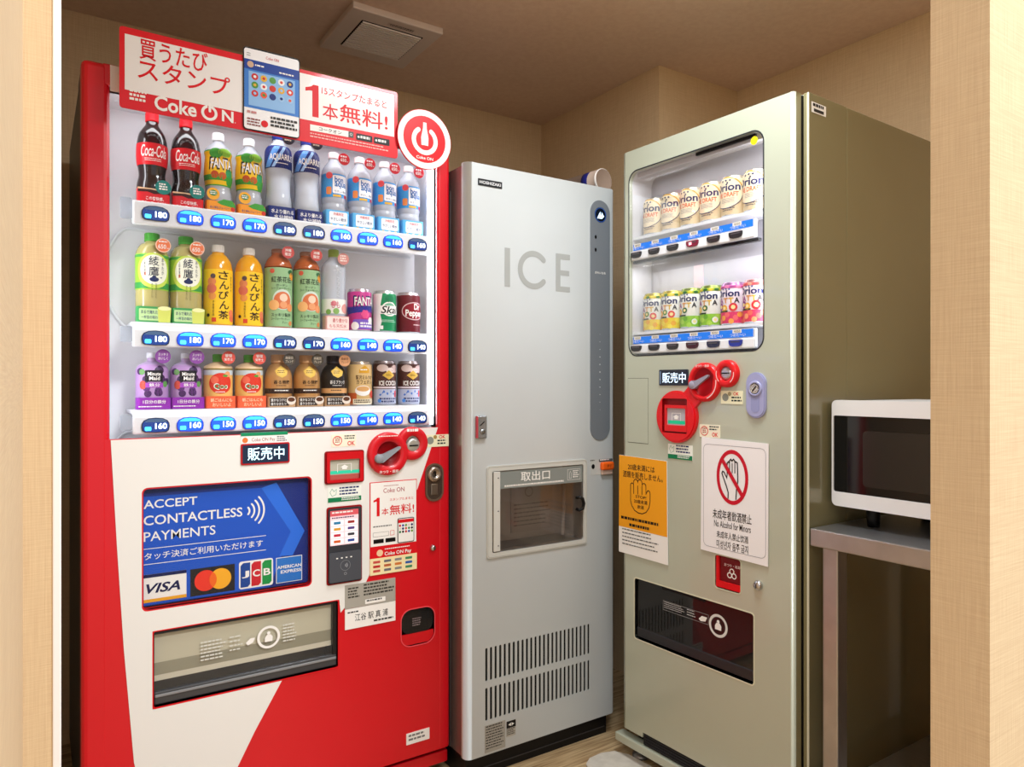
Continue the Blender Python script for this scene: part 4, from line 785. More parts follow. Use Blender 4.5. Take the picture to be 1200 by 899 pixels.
# fruit soda
YG = M('#f3c51c', .35); GR = M('#3f9a34', .4)
def fanta(b, m, R):
    rect(b, m, -.05, .085, .05, .098, GR); disc(b, m, -.012, .150, .016, GR, .012); disc(b, m, .012, .153, .018, M('#8cc63c', .4), .010)
    wt(b, m, 'FANTA', -.0275, .1095, .0335, .1415, M('#12131c', .4), .035); b2 = m; wt(b, lambda x, z: tuple(c*1.012 if i < 2 else c for i, c in enumerate(m(x, z))), 'FANTA', -.023, .114, .029, .137, CARD, .02)
    disc(b, m, -.014, .098, .009, M('#b84c20', .4)); disc(b, m, .004, .096, .009, M('#c4581c', .4)); disc(b, m, .022, .104, .011, M('#2c9a5c', .4)); disc(b, m, .026, .084, .012, GR)
t, R = bottle('fruit_soda_bottle', 'yellow-green fruit soda bottle with white cap, next to the cola bottles', 'bottle', G,
    [(.027, 0), (.031, .006), (.0318, .03), (.031, .055), (.0285, .066), (.030, .080), (.0322, .100), (.0315, .125), (.0295, .145), (.0315, .155), (.0285, .166), (.019, .176), (.0125, .182), (.012, .187)], PET, M('#f0f2f4', .4), .0135, .018,
    [(.072, .158, [GR, YG, YG, YG, YG, YG, YG, YG, YG, YG, YG, YG, YG, YG, GR, GR, GR, GR, GR, GR, GR, GR, GR, GR, GR, GR, GR, GR, GR, GR], fanta)])
card(t, R, .034, M('#f09a28', .5), lambda b, y, w, h: (b.decal([(-w*.15, h*.9), (w*.1, h*1.15), (w*.4, h*1.1), (w/2, h*.8), (w/2, h*.6), (0, h*.75)], flat(y), GR), b.decal(circ(w*.42, h*.5, w*.08, n=14), flat(y-.0003), M('#c83020', .5)), b.text('あと味もジューシー', -w*.38, h*.42, w*.3, h*.62, y, M('#1c2a7c', .5), .03), b.text('朝摘みオレンジ味', -w*.38, h*.14, w*.36, h*.36, y, M('#1c2a7c', .5), .03)))
tagdisc(t, R, -.018, .049, .0145, M('#f4b030', .45), lambda b, y, x, z, r: (b.decal(circ(x, z+.002, .009, .007, 18), flat(y), M('#2c8a4c', .5)), b.dash(x-.007, z-.003, x+.007, z+.006, 2, y-.0003, CARD, .6)))
PROTO['fanta'] = t
# sports drink
NB = M('#16266e', .35)
def aqua(b, m, R):
    b.decal([(-.020, .193), (-.004, .193), (-.030, .140), (-.046, .140)], lambda x, z: m(x, z), M('#5a96e0', .4), cut=CUT); b.decal([(.004, .193), (.012, .193), (-.018, .140), (-.026, .140)], m, M('#9cc4f0', .4), cut=CUT)
    wt(b, lambda x, z: tuple(c*1.012 if i < 2 else c for i, c in enumerate(m(x, z))), 'AQUARIUS', -.031, .155, .031, .1735, CARD, .015); b.dash(-.015, .147, .018, .151, 1, m, CARD)
t, R = bottle('sports_drink_bottle', 'clear sports drink bottle with navy label in the top row, beside fruit soda', 'bottle', G,
    [(.028, 0), (.0325, .006), (.0335, .030), (.0325, .060), (.030, .080), (.030, .110), (.0325, .130), (.0335, .150), (.0335, .175), (.031, .190), (.021, .203), (.0145, .210), (.0135, .216)], PET, M('#182c7a', .4), .0150, .013,
    [(.138, .196, NB, aqua)])
b = MB(); pr = [(.024, .05), (.0285, .055), (.0285, .118), (.024, .119), (.0, .119)]; b.lathe(pr, M('#f2f5fa', .35), n=24); b.build('drink', t)
card(t, R, .040, M('#17296e', .45), lambda b, y, w, h: (b.text('水より優れる', -w*.40, h*.55, w*.42, h*.82, y, CARD, .02), b.text('水分補給', -w*.30, h*.20, w*.40, h*.48, y, CARD, .025), b.dash(-w*.45, h*.05, w*.2, h*.12, 1, y, CARD)))
tagdisc(t, R, .015, .214, .0155, M('#2a2c34', .45), lambda b, y, x, z, r: b.dash(x-.010, z-.009, x+.010, z+.010, 3, y, M('#c8b8a0', .5), .55))
PROTO['sport'] = t
# spring water
def bonaq(b, m, R):
    W_ = M('#f4f6fa', .4)
    disc(b, m, -.022, .142, .009, M('#e04a52', .4)); rect(b, m, -.030, .092, -.016, .112, M('#e88a4a', .4), .004); rect(b, m, .020, .086, .034, .094, M('#c83848', .4)); rect(b, m, -.012, .086, .010, .092, M('#e0b040', .4))
    n_ = lambda k: (lambda x, z: tuple(c*k if i < 2 else c for i, c in enumerate(m(x, z))))
    rect(b, n_(1.01), -.013, .095, .030, .143, W_, .004)
    wt(b, n_(1.02), 'bon', -.008, .124, .016, .140, M('#1a6ab8', .4), .03); wt(b, n_(1.02), 'aqua', -.008, .108, .026, .124, M('#1a6ab8', .4), .03); wt(b, n_(1.02), 'やさしい軟水', -.009, .098, .027, .104, M('#334466', .4), .01)
t, R = bottle('water_bottle', 'spring water bottle with blue label in the top row, next to the sports drink', 'bottle', G,
    [(.027, 0), (.031, .006), (.0318, .03), (.0305, .050), (.0318, .060), (.0300, .070), (.0318, .080), (.0318, .140), (.0318, .150), (.029, .163), (.020, .178), (.0135, .186), (.0125, .193)], PET, M('#e8d2d4', .4), .0138, .016,
    [(.085, .147, M('#3a9adf', .35), bonaq)])
card(t, R, .050, M('#5cb4ea', .45), lambda b, y, w, h: (b.decal(rrect(-w*.36, h*.30, w*.40, h*.92, .004), flat(y), M('#f4f8fc', .5)), b.text('沖縄限定', -w*.20, h*.72, w*.24, h*.88, y-.0003, M('#d85a60', .5), .015), b.text('やさしい軟水', -w*.31, h*.44, w*.36, h*.62, y-.0003, M('#2a3c70', .5), .01), [b.decal(circ(-w*.42+w*.14*i, h*.12+h*.05*(i % 2), w*.075, n=12), flat(y-.0006), M(['#e04a44', '#f0c040', '#4a9a50', '#f4f0e8', '#e87a50', '#f0d060', '#d84048'][i], .5)) for i in range(7)]))
tagdisc(t, R, .016, .187, .0155, M('#d42a38', .45), lambda b, y, x, z, r: (b.dash(x-.010, z+.003, x+.010, z+.009, 1, y, CARD, .7), b.text('650', x-.010, z-.007, x+.006, z+.002, y, CARD, .02), b.text('ml', x+.007, z-.007, x+.011, z-.003, y, CARD)))
PROTO['bon'] = t
# green tea
TEA = M('#b4aa6c', .15, 0, 0, .4); LG = M('#9ac83c', .35)
def aya(b, m, R):
    n_ = lambda k: (lambda x, z: tuple(c*k if i < 2 else c for i, c in enumerate(m(x, z))))
    rect(b, m, -.06, .078, .06, .092, M('#3f9e4c', .4)); rect(b, m, -.06, .150, .06, .156, M('#4aa44a', .4)); disc(b, n_(1.006), 0, .119, .0375, M('#c6dc5a', .4), .041, 30); disc(b, n_(1.012), .001, .121, .0305, M('#f2f4e4', .4), .0345, 30)
    k = M('#1c2440', .4); n2 = n_(1.02)
    wt(b, n2, '綾', -.011, .130, .010, .152, k, .004); wt(b, n2, '鷹', -.011, .106, .010, .128, k, .004); b.vtext('あやたか', .0185, .150, .110, .0055, n2, k, .004, CUT); b.vtext('上煎茶葉茶', -.019, .146, .108, .004, n2, k, 0, CUT)
    disc(b, n2, 0, .0985, .0095, M('#1f2c5c', .4), .0055); b.decal([(.006, .098), (.017, .103), (.016, .1045), (.006, .102)], n2, M('#1f2c5c', .4)); disc(b, n2, 0, .1045, .004, M('#1f2c5c', .4), .0025); rect(b, n2, -.021, .107, -.017, .115, M('#e08a6a', .4))
    b.vtext('あわせみどり', -.004, .090, .055, .0032, n2, M('#3a4424', .4), 0, CUT); b.vtext('急須でいれた', .004, .090, .055, .0032, n2, M('#3a4424', .4), 0, CUT)
t, R = bottle('green_tea_bottle', 'green tea bottle with green cap and round white label at the row end', 'bottle', G,
    [(.030, 0), (.0345, .006), (.0352, .03), (.0352, .070), (.0352, .100), (.0352, .150), (.033, .166), (.026, .180), (.0165, .187), (.015, .191)], TEA, M('#4ea63c', .4), .0165, .018,
    [(.075, .158, LG, aya)])
card(t, R, .036, M('#3e9e56', .45), lambda b, y, w, h: (b.decal(rrect(-w*.44, h*.1, w*.2, h*.86, .003), flat(y), M('#bfe0a0', .5)), b.text('まるで淹れたて', -w*.38, h*.52, w*.18, h*.76, y-.0003, M('#1c3a6c', .5), .012), b.text('一杯目の味わい', -w*.38, h*.2, w*.18, h*.42, y-.0003, M('#1c3a6c', .5), .012), b.decal([(w*.12, h*.02), (w*.46, h*.02), (w*.5, h*.95), (w*.1, h*.95)], flat(y-.0004), M('#d4dc6a', .5)), b.decal(circ(w*.3, h*.9, w*.19, w*.07, 20), flat(y-.0007), M('#eef0b0', .5))))
tagdisc(t, R, .0185, .178, .0165, M('#e87a4c', .45), lambda b, y, x, z, r: (b.decal(circ(x, z, r*.98, n=24), flat(y), M('#f6d8c0', .5), [circ(x, z, r*.88, n=24)]), b.text('650', x-.011, z-.008, x+.006, z+.002, y, CARD, .012), b.text('ml', x+.008, z-.008, x+.012, z-.004, y, CARD), b.dash(x-.009, z+.004, x+.009, z+.010, 1, y, CARD)))
PROTO['aya'] = t
# jasmine tea
def sanp(b, m, R):
    n_ = lambda k: (lambda x, z: tuple(c*k if i < 2 else c for i, c in enumerate(m(x, z))))
    k = M('#2a1a14', .4); n2 = n_(1.012)
    for i, ch in enumerate('さんぴん茶'): wt(b, n2, ch, -.004 if i % 2 else -.006, .108-i*.024+.003-.0, .020 if i % 2 else .018, .131-i*.024, k, .012)
    for x, z, r, c in ((-.021, .105, .010, '#e08a5a'), (-.022, .088, .012, '#d8705a'), (-.020, .070, .009, '#e89a50'), (.028, .030, .009, '#e8805a'), (.030, .018, .009, '#d86a50'), (-.018, .118, .006, '#5a4a50')): disc(b, m, x, z, r, M(c, .4))
    b.vtext('香り爽やか', .027, .120, .082, .0042, n2, k, 0, CUT); b.vtext('沖縄限定品', -.017, .060, .022, .0042, n2, k, 0, CUT); disc(b, m, -.030, .024, .004, k); rect(b, n2, -.021, .008, -.011, .018, M('#d84a30', .4))
t, R = bottle('jasmine_tea_bottle', 'orange-yellow jasmine tea bottle with brushed lettering, beside the green tea', 'bottle', G,
    [(.029, 0), (.033, .004), (.0335, .03), (.0335, .08), (.0335, .13), (.0325, .142), (.029, .157), (.021, .170), (.0145, .176), (.0135, .180)], M('#eba412', .15, 0, 0, .4), M('#f4f0ea', .4), .0145, .017,
    [(.003, .135, M('#f7c92c', .35), sanp)])
PROTO['sanp'] = t
# peach and tea
def kocha(b, m, R):
    n_ = lambda k: (lambda x, z: tuple(c*k if i < 2 else c for i, c in enumerate(m(x, z))))
    k = M('#1e2a20', .4); n2 = n_(1.014)
    disc(b, m, -.024, .143, .006, M('#d8604a', .4)); disc(b, m, .026, .142, .010, M('#2c6a3c', .4), .006); disc(b, m, .031, .132, .010, M('#f0a03c', .4))
    wt(b, n2, '紅茶花伝', -.026, .114, .026, .129, k, .006); wt(b, n2, 'ガーデン', -.014, .104, .014, .110, k, .004); wt(b, n2, 'シーフォーサーティ', -.026, .096, .026, .102, k, .004)
    disc(b, m, .002, .071, .025, M('#cfe0d4', .3), .026); disc(b, n_(1.006), .002, .069, .022, M('#d8764a', .4), .022); disc(b, n_(1.01), .004, .076, .010, M('#f2d0b8', .4)); disc(b, n_(1.01), -.020, .057, .013, M('#f0b878', .4)); disc(b, n_(1.01), .022, .052, .010, M('#e89460', .4)); disc(b, n_(1.01), .004, .058, .009, M('#e8a070', .4))
    wt(b, n2, 'スッキリ贅沢!', -.026, .028, .024, .037, k, .012); wt(b, n2, 'シーフォーサーティー', -.026, .019, .020, .025, k, .006); wt(b, n2, 'ティー', .000, .010, .014, .016, k, .006); disc(b, n2, .024, .012, .006, M('#d88a50', .4))
t, R = bottle('fruit_tea_bottle', 'amber fruit tea bottle with pale green label, between jasmine tea and clear water', 'bottle', G,
    [(.030, 0), (.0335, .004), (.034, .03), (.034, .08), (.034, .149), (.034, .155), (.0325, .164), (.026, .177), (.0175, .186), (.0165, .192)], M('#b05a2c', .15, 0, 0, .4), M('#a0705a', .4), .0168, .010,
    [(.003, .152, M('#98be8e', .4), kocha)])
tagdisc(t, R, .014, .191, .0155, M('#c4504c', .45), lambda b, y, x, z, r: (b.text('沖縄', x-.008, z+.001, x+.008, z+.009, y, CARD, .012), b.text('限定', x-.008, z-.009, x+.008, z-.001, y, CARD, .012)))
PROTO['kocha'] = t
# clear peach water
def rose(b, m, R):
    n_ = lambda k: (lambda x, z: tuple(c*k if i < 2 else c for i, c in enumerate(m(x, z))))
    disc(b, m, -.010, .070, .007, M('#e08a94', .4)); disc(b, m, .024, .058, .013, M('#e8a49c', .4)); disc(b, m, -.024, .048, .007, M('#7cae5a', .4)); disc(b, m, -.004, .050, .008, M('#8ab466', .4)); wt(b, n_(1.012), 'もも', -.018, .058, .006, .076, M('#d06a80', .4), .01)
t, R = bottle('clear_water_bottle', 'clear water bottle with a green cap and pink base card, beside the purple can', 'bottle', G,
    [(.027, 0), (.031, .006), (.0322, .03), (.0322, .08), (.0318, .120), (.0322, .160), (.029, .174), (.020, .186), (.0135, .192), (.0125, .197)], PET, M('#a4be5a', .4), .0138, .019,
    [(.044, .082, M('#eef0ea', .4), rose)])
b = MB(); mp = wrap([(.0325, 0), (.0325, .2)], .0322, .0006)
for i in range(6): b.stroke([(0, .160), (.011*math.cos(PI*i/3+.3), .160+.011*math.sin(PI*i/3+.3))], .0016, mp, M('#c4c8cc', .4))
for i in range(9): b.stroke([(-.002+.004*(i % 2), .140-i*.006), (.004-.004*(i % 2), .137-i*.006)], .002, mp, M('#c4c8cc', .4))
b.build('embossing', t)
card(t, R, .037, M('#eab4ae', .45), lambda b, y, w, h: (b.decal(rrect(-w*.45, h*.08, w*.45, h*.92, .003), flat(y), M('#f4ded8', .5)), b.text('香り豊かな', -w*.22, h*.54, w*.40, h*.84, y-.0003, M('#c85a60', .5), .012), b.text('もも天然水', -w*.36, h*.16, w*.36, h*.42, y-.0003, M('#c85a60', .5), .012)))
tagdisc(t, R, .014, .188, .0155, M('#d08a84', .45), lambda b, y, x, z, r: b.dash(x-.009, z-.009, x+.009, z+.010, 3, y, M('#f4e4dc', .5), .6))
PROTO['rose'] = t
# slim row of cans
def fcan(b, m, R, Hc):
    n_ = lambda k: (lambda x, z: tuple(c*k if i < 2 else c for i, c in enumerate(m(x, z))))
    rect(b, m, -.055, .052, .055, .066, M('#5a2a9a', .4)); b.decal([(-.05, .045), (.05, .060), (.05, .074), (-.05, .062)], n_(1.006), M('#2a2c8c', .4), cut=CUT)
    wt(b, n_(1.012), 'FANTA', -.0285, .065, .0355, .096, M('#1c1c60', .4), .035); wt(b, n_(1.022), 'FANTA', -.025, .069, .032, .092, CARD, .02)
    for i in range(7): disc(b, n_(1.012), .004+.007*math.cos(i*1.05)*(i > 0), .046+.007*math.sin(i*1.05)*(i > 0), .0052, M('#e0508a', .4))
    rect(b, n_(1.012), -.030, .006, .034, .032, M('#7a5ac0', .4), .006); disc(b, n_(1.016), -.024, .014, .011, CARD); disc(b, n_(1.018), .022, .030, .009, CARD); b.dash(-.010, .008, .032, .024, 2, n_(1.02), CARD, .6)
PROTO['fcan'] = can('grape_soda_can', 'purple and pink soda can with white lettering on the middle shelf', 'can', G, .0325, .115, M('#c2388a', .35), fcan, '#d8c8d4')
def skal(b, m, R, Hc):
    n_ = lambda k: (lambda x, z: tuple(c*k if i < 2 else c for i, c in enumerate(m(x, z))))
    b.decal([(-.05, .004), (-.026, .004), (-.020, .03), (-.026, .06), (-.018, .106), (-.05, .106)], m, CARD, cut=CUT); disc(b, n_(1.008), .002, .064, .023, CARD, .020); disc(b, n_(1.012), .002, .064, .019, M('#7ab89a', .4), .0165); b.decal([(-.028, .050), (.034, .050), (.034, .073), (-.028, .073)], n_(1.016), CARD, cut=CUT); wt(b, n_(1.022), 'Skal', -.022, .052, .030, .072, M('#141a18', .4), .015, .25)
    disc(b, n_(1.008), .002, .092, .014, M('#0f7a50', .4), .010); b.dash(-.020, .026, .026, .034, 2, n_(1.01), M('#b8dcc8', .5), .4); rect(b, n_(1.01), -.024, .008, -.016, .018, CARD)
PROTO['skal'] = can('yogurt_soda_can', 'green and white soda can in the middle of three cans on the shelf', 'can', G, .0325, .115, M('#0f8a56', .35), skal, '#dfe6e2')
def drp(b, m, R, Hc):
    n_ = lambda k: (lambda x, z: tuple(c*k if i < 2 else c for i, c in enumerate(m(x, z))))
    b.decal(circ(.004, .062, .037, .025, 36), n_(1.004), M('#d8b8bc', .4), [circ(.004, .062, .0345, .0225, 36)], cut=CUT); b.decal(circ(.004, .062, .0345, .0225, 36), n_(1.002), M('#8a1428', .4), cut=CUT); wt(b, n_(1.012), 'Dr', .002, .066, .022, .083, CARD, .03); wt(b, n_(1.012), 'Pepper', -.022, .042, .034, .066, CARD, .03); b.dash(.0, .020, .030, .025, 1, n_(1.01), M('#d8b8bc', .5))
PROTO['drp'] = can('dark_red_soda_can', 'dark maroon soda can at the inner end of the middle shelf', 'can', G, .0335, .115, M('#6a1424', .35), drp, '#d8ccd0')
# grape pouch
def mm(b, m, R):
    n_ = lambda k: (lambda x, z: tuple(c*k if i < 2 else c for i, c in enumerate(m(x, z))))
    random.seed(3)
    for i in range(16): disc(b, m, -.033+.066*random.random(), .034+.064*random.random(), .008, M(['#4a2c5c', '#5c3470', '#382048'][i % 3], .4))
    disc(b, n_(1.006), -.026, .086, .007, M('#6a9a5c', .4)); disc(b, n_(1.006), .026, .058, .007, M('#5c9a50', .4)); disc(b, n_(1.006), -.024, .056, .008, M('#c84a3c', .4), .010); rect(b, n_(1.008), -.019, .064, .019, .090, M('#1e1a22', .4), .003); wt(b, n_(1.014), 'Minute', -.013, .0775, .014, .086, CARD, .02); wt(b, n_(1.014), 'Maid', -.010, .067, .012, .076, CARD, .02); rect(b, n_(1.008), -.018, .050, .020, .061, M('#a04ab8', .4), .002); wt(b, n_(1.014), '鉄分', -.010, .052, .012, .060, CARD, .02)
t, R = bottle('grape_drink_pouch', 'purple grape jelly drink with a clear spout, outermost in the bottom row', 'drink', G,
    [(.033, 0), (.0345, .004), (.0345, .03), (.0345, .080), (.034, .092), (.028, .102), (.018, .108), (.0105, .112), (.0105, .120)], M('#b49ac4', .3), M('#dfe0e8', .35), .0115, .011,
    [(.020, .102, M('#b08cc0', .35), mm)])
card(t, R, .027, M('#8a2ca4', .45), lambda b, y, w, h: (b.text('1日分の鉄分', -w*.32, h*.48, w*.34, h*.80, y, CARD, .015), b.dash(-w*.45, h*.12, w*.3, h*.28, 1, y, CARD)), .072)
tagdisc(t, R, .018, .122, .0165, M('#8a4aa0', .45), lambda b, y, x, z, r: (b.text('スッキリ', x-.010, z+.001, x+.010, z+.008, y, CARD, .01), b.text('おいしく', x-.010, z-.008, x+.010, z-.001, y, CARD, .01)))
PROTO['mm'] = t
# apple drink
def qoo(b, m, R):
    n_ = lambda k: (lambda x, z: tuple(c*k if i < 2 else c for i, c in enumerate(m(x, z))))
    rect(b, m, -.05, .080, .05, .092, M('#c8d4d8', .4)); rect(b, m, -.05, .092, .05, .096, M('#8a7a3c', .4)); disc(b, n_(1.006), .0, .060, .027, M('#d83a28', .4), .025, 30); disc(b, n_(1.01), -.014, .068, .009, M('#e86a50', .4)); disc(b, n_(1.01), .016, .082, .007, M('#e8a070', .4)); disc(b, n_(1.012), .010, .078, .006, M('#5c9a3c', .4), .003); wt(b, n_(1.016), 'Qoo', -.016, .044, .016, .060, CARD, .08); wt(b, n_(1.024), 'Qoo', -.014, .046, .014, .058, M('#2c8a3c', .4), .02); b.dash(-.012, .036, .012, .040, 1, n_(1.012), CARD)
t, R = bottle('apple_drink_bottle', 'orange apple drink pouch with green cap in the bottom row, beside grape drink', 'drink', G,
    [(.030, 0), (.0325, .004), (.0328, .03), (.0328, .095), (.031, .101), (.020, .108), (.0115, .111), (.0115, .113)], M('#e6c49a', .3), M('#5ca63c', .4), .0125, .018,
    [(.020, .096, M('#eebc6a', .4), qoo)])
card(t, R, .029, M('#e4623c', .45), lambda b, y, w, h: (b.text('朝ごはんにも', -w*.34, h*.52, w*.36, h*.82, y, M('#f8d8b0', .5), .02), b.text('おいしいよ', -w*.28, h*.14, w*.32, h*.44, y, M('#f8d8b0', .5), .02)), .070)
tagdisc(t, R, .0165, .122, .0155, M('#dc5648', .45), lambda b, y, x, z, r: (b.text('管理', x-.008, z+.001, x+.008, z+.009, y, CARD, .01), b.text('栄養士', x-.010, z-.008, x+.010, z-.001, y, CARD, .01)))
PROTO['qoo'] = t
# bottled coffee
def cof(dark):
    def f(b, m, R):
        n_ = lambda k: (lambda x, z: tuple(c*k if i < 2 else c for i, c in enumerate(m(x, z))))
        k = CARD if dark else M('#3a281c', .4)
        b.decal([(0, .105), (.019, .092), (.012, .080), (0, .074), (-.012, .080), (-.019, .092)], n_(1.008), M('#e8c25c', .35), cut=CUT); b.dash(-.011, .084, .011, .093, 2, n_(1.014), M('#8a6a2c', .5), .5); wt(b, n_(1.012), '香るブラック' if dark else '香る微糖', -.020, .058, .020, .068, k, .01); b.dash(-.014, .052, .014, .055, 1, n_(1.01), k)
        rect(b, n_(1.006), -.05, .034, .05, .047, M('#d8a46c', .4) if dark else M('#3c2a22', .4)); b.dash(-.018, .038, .018, .043, 1, n_(1.012), CARD if not dark else M('#3c2a22', .5)); 
    return f
for key, nm, lab, bc_, cc_, tg, tl in (('cof', 'latte_bottle', 'caramel-coloured aluminium coffee bottle in the bottom row, beside the apple drinks', '#c8965c', '#d8a878', '#4a443c', '#d8ccb8'), ('blk', 'black_coffee_bottle', 'black aluminium coffee bottle with a gold diamond in the bottom row', '#222022', '#2c2c3a', '#d8a074', '#7a4a2c')):
    t, R = bottle(nm, lab, 'bottle', G, [(.030, 0), (.0335, .003), (.0338, .03), (.0338, .070), (.031, .088), (.025, .101), (.0175, .110), (.0165, .113)], M(bc_, .3, .35), M(cc_, .35, .3), .0185, .020,
        [(.004, .108, M(bc_, .3, .35), cof(key == 'blk'))])
    card(t, R, .026, M('#c09a74', .45), lambda b, y, w, h: (b.decal([(-w*.44, h*.12), (w*.24, h*.12), (w*.24, h*.9), (-w*.44, h*.9)], flat(y), M('#33241e', .5)), b.text('豊かなコクと', -w*.40, h*.55, w*.14, h*.82, y-.0003, CARD, .012), b.text('香りひきたつ', -w*.40, h*.18, w*.14, h*.45, y-.0003, CARD, .012), b.decal(circ(w*.32, h*.62, w*.17, w*.15, 20), flat(y-.0005), M('#e8dcd0', .5)), b.decal(circ(w*.32, h*.72, w*.13, w*.08, 18), flat(y-.0008), M('#5a3420', .5))), .070)
    tagdisc(t, R, .017, .120, .0155, M(tg, .45), lambda b, y, x, z, r: (b.text('高級豆', x-.010, z+.001, x+.010, z+.008, y, M(tl, .5), .01), b.text('ブレンド', x-.010, z-.008, x+.010, z-.001, y, M(tl, .5), .01)))
    PROTO[key] = t
def caf(b, m, R, Hc):
    n_ = lambda k: (lambda x, z: tuple(c*k if i < 2 else c for i, c in enumerate(m(x, z))))
    k = M('#4a3420', .4); b.decal([(.002, .108), (.016, .098), (.018, .088), (-.014, .088), (-.012, .098)], n_(1.006), M('#d8a02c', .35), cut=CUT); b.dash(-.010, .092, .012, .098, 1, n_(1.012), CARD); wt(b, n_(1.01), '贅沢ミルクの', -.022, .070, .026, .082, k, .01); wt(b, n_(1.01), 'カフェオレ', -.020, .058, .024, .069, k, .01); b.decal([(-.05, .002), (-.02, .002), (-.02, .034), (-.05, .034)], m, M('#c05a2c', .4), cut=CUT)
    disc(b, n_(1.01), -.002, .040, .022, CARD, .014); disc(b, n_(1.014), -.002, .045, .018, M('#d8a468', .4), .007); disc(b, n_(1.018), .028, .030, .010, M('#d84a3a', .4)); rect(b, n_(1.012), -.030, .003, .034, .018, M('#ece0c4', .4)); b.dash(-.026, .006, .030, .016, 2, n_(1.018), k, .6)
PROTO['caf'] = can('cafe_au_lait_can', 'beige milk coffee can with a coffee cup picture on the bottom shelf', 'can', G, .0335, .119, M('#d8b67c', .4), caf, '#c8b8a0')
def coc(b, m, R, Hc):
    n_ = lambda k: (lambda x, z: tuple(c*k if i < 2 else c for i, c in enumerate(m(x, z))))
    rect(b, m, -.05, .094, .05, .106, M('#5a3a34', .4)); disc(b, n_(1.004), -.018, .102, .016, M('#d8c4c0', .4), .010); disc(b, n_(1.004), .020, .100, .014, M('#c4a8a4', .4), .011); disc(b, n_(1.004), .004, .095, .012, M('#e0d0cc', .4), .008); b.decal([(0, .096), (.018, .082), (0, .070), (-.018, .082)], n_(1.01), M('#d8b04c', .35), cut=CUT); b.dash(-.008, .079, .008, .085, 2, n_(1.016), M('#6a4a20', .5)); wt(b, n_(1.01), 'ICE COCOA', -.027, .054, .029, .067, CARD, .03); rect(b, n_(1.008), -.05, .046, .05, .051, M('#d8ccd0', .4))
    rect(b, n_(1.006), -.05, .002, .05, .044, M('#b4bcd4', .4)); b.stroke([(-.024, .028), (-.014, .038), (-.004, .031), (.006, .038), (.016, .031)], .005, n_(1.012), M('#4a72c4', .4)); rect(b, n_(1.012), .018, .022, .028, .040, M('#c8444c', .4), .002); b.dash(-.026, .005, .028, .020, 2, n_(1.012), M('#2c3468', .5), .6); disc(b, n_(1.016), -.026, .012, .005, M('#4a88d8', .4))
PROTO['coc'] = can('ice_cocoa_can', 'brown iced cocoa can next to the beige milk coffee can, bottom shelf', 'can', G, .0315, .1225, M('#4c2a26', .35), coc, '#b4a8a8')

layout = [(0, 'cola', ['cola bottle with red cap and label at the outer end of the top row', 'second cola bottle, between the first cola bottle and a fruit soda']),
 (0, 'fanta', ['yellow-green fruit soda bottle standing next to a cola bottle', 'yellow-green fruit soda bottle standing next to a sports drink']),
 (0, 'sport', ['clear sports drink bottle with navy label, next to a fruit soda', 'clear sports drink bottle with navy label, next to spring water']),
 (0, 'bon', ['spring water bottle with blue label, next to a sports drink', 'second spring water bottle counted from the sports drinks', 'third spring water bottle counted from the sports drinks', 'last spring water bottle at the inner end of the top row']),
 (1, 'aya', ['green tea bottle with green cap at the outer end of the middle row', 'green tea bottle with green cap, next to the orange-yellow jasmine tea']),
 (1, 'sanp', ['orange-yellow jasmine tea bottle standing next to a green tea bottle', 'orange-yellow jasmine tea bottle standing next to a fruit tea bottle']),
 (1, 'kocha', ['amber fruit tea bottle with pale green label, next to jasmine tea', 'amber fruit tea bottle with pale green label, next to clear water']),
 (1, 'rose', ['clear water bottle with green cap and pink base card, next to cans']), (1, 'fcan', ['purple and pink soda can with white lettering on the middle shelf']),
 (1, 'skal', ['green and white soda can, middle of the three cans on the shelf']), (1, 'drp', ['dark maroon soda can at the inner end of the middle shelf']),
 (2, 'mm', ['purple grape drink at the outer end of the bottom row', 'purple grape drink standing next to an orange apple drink']),
 (2, 'qoo', ['orange apple drink with green cap, next to a purple grape drink', 'orange apple drink with green cap, next to a caramel coffee bottle']),
 (2, 'cof', ['caramel coffee bottle with a dark round tag, next to an apple drink', 'caramel coffee bottle with a dark round tag, next to the black bottle']),
 (2, 'blk', ['black coffee bottle with a gold diamond in the bottom row']), (2, 'caf', ['beige milk coffee can with a coffee cup picture on the bottom shelf']),
 (2, 'coc', ['brown iced cocoa can standing next to the beige milk coffee can', 'brown iced cocoa can at the inner end of the bottom row'])]
cnt = [0, 0, 0]
for row, key, labs in layout:
    for i, lab in enumerate(labs):
        c = cnt[row]; cnt[row] += 1; loc = redpos(c, row); t = PROTO[key]
        if i == 0: t.location = loc; t['label'] = lab
        else: dup(t, loc, lab)

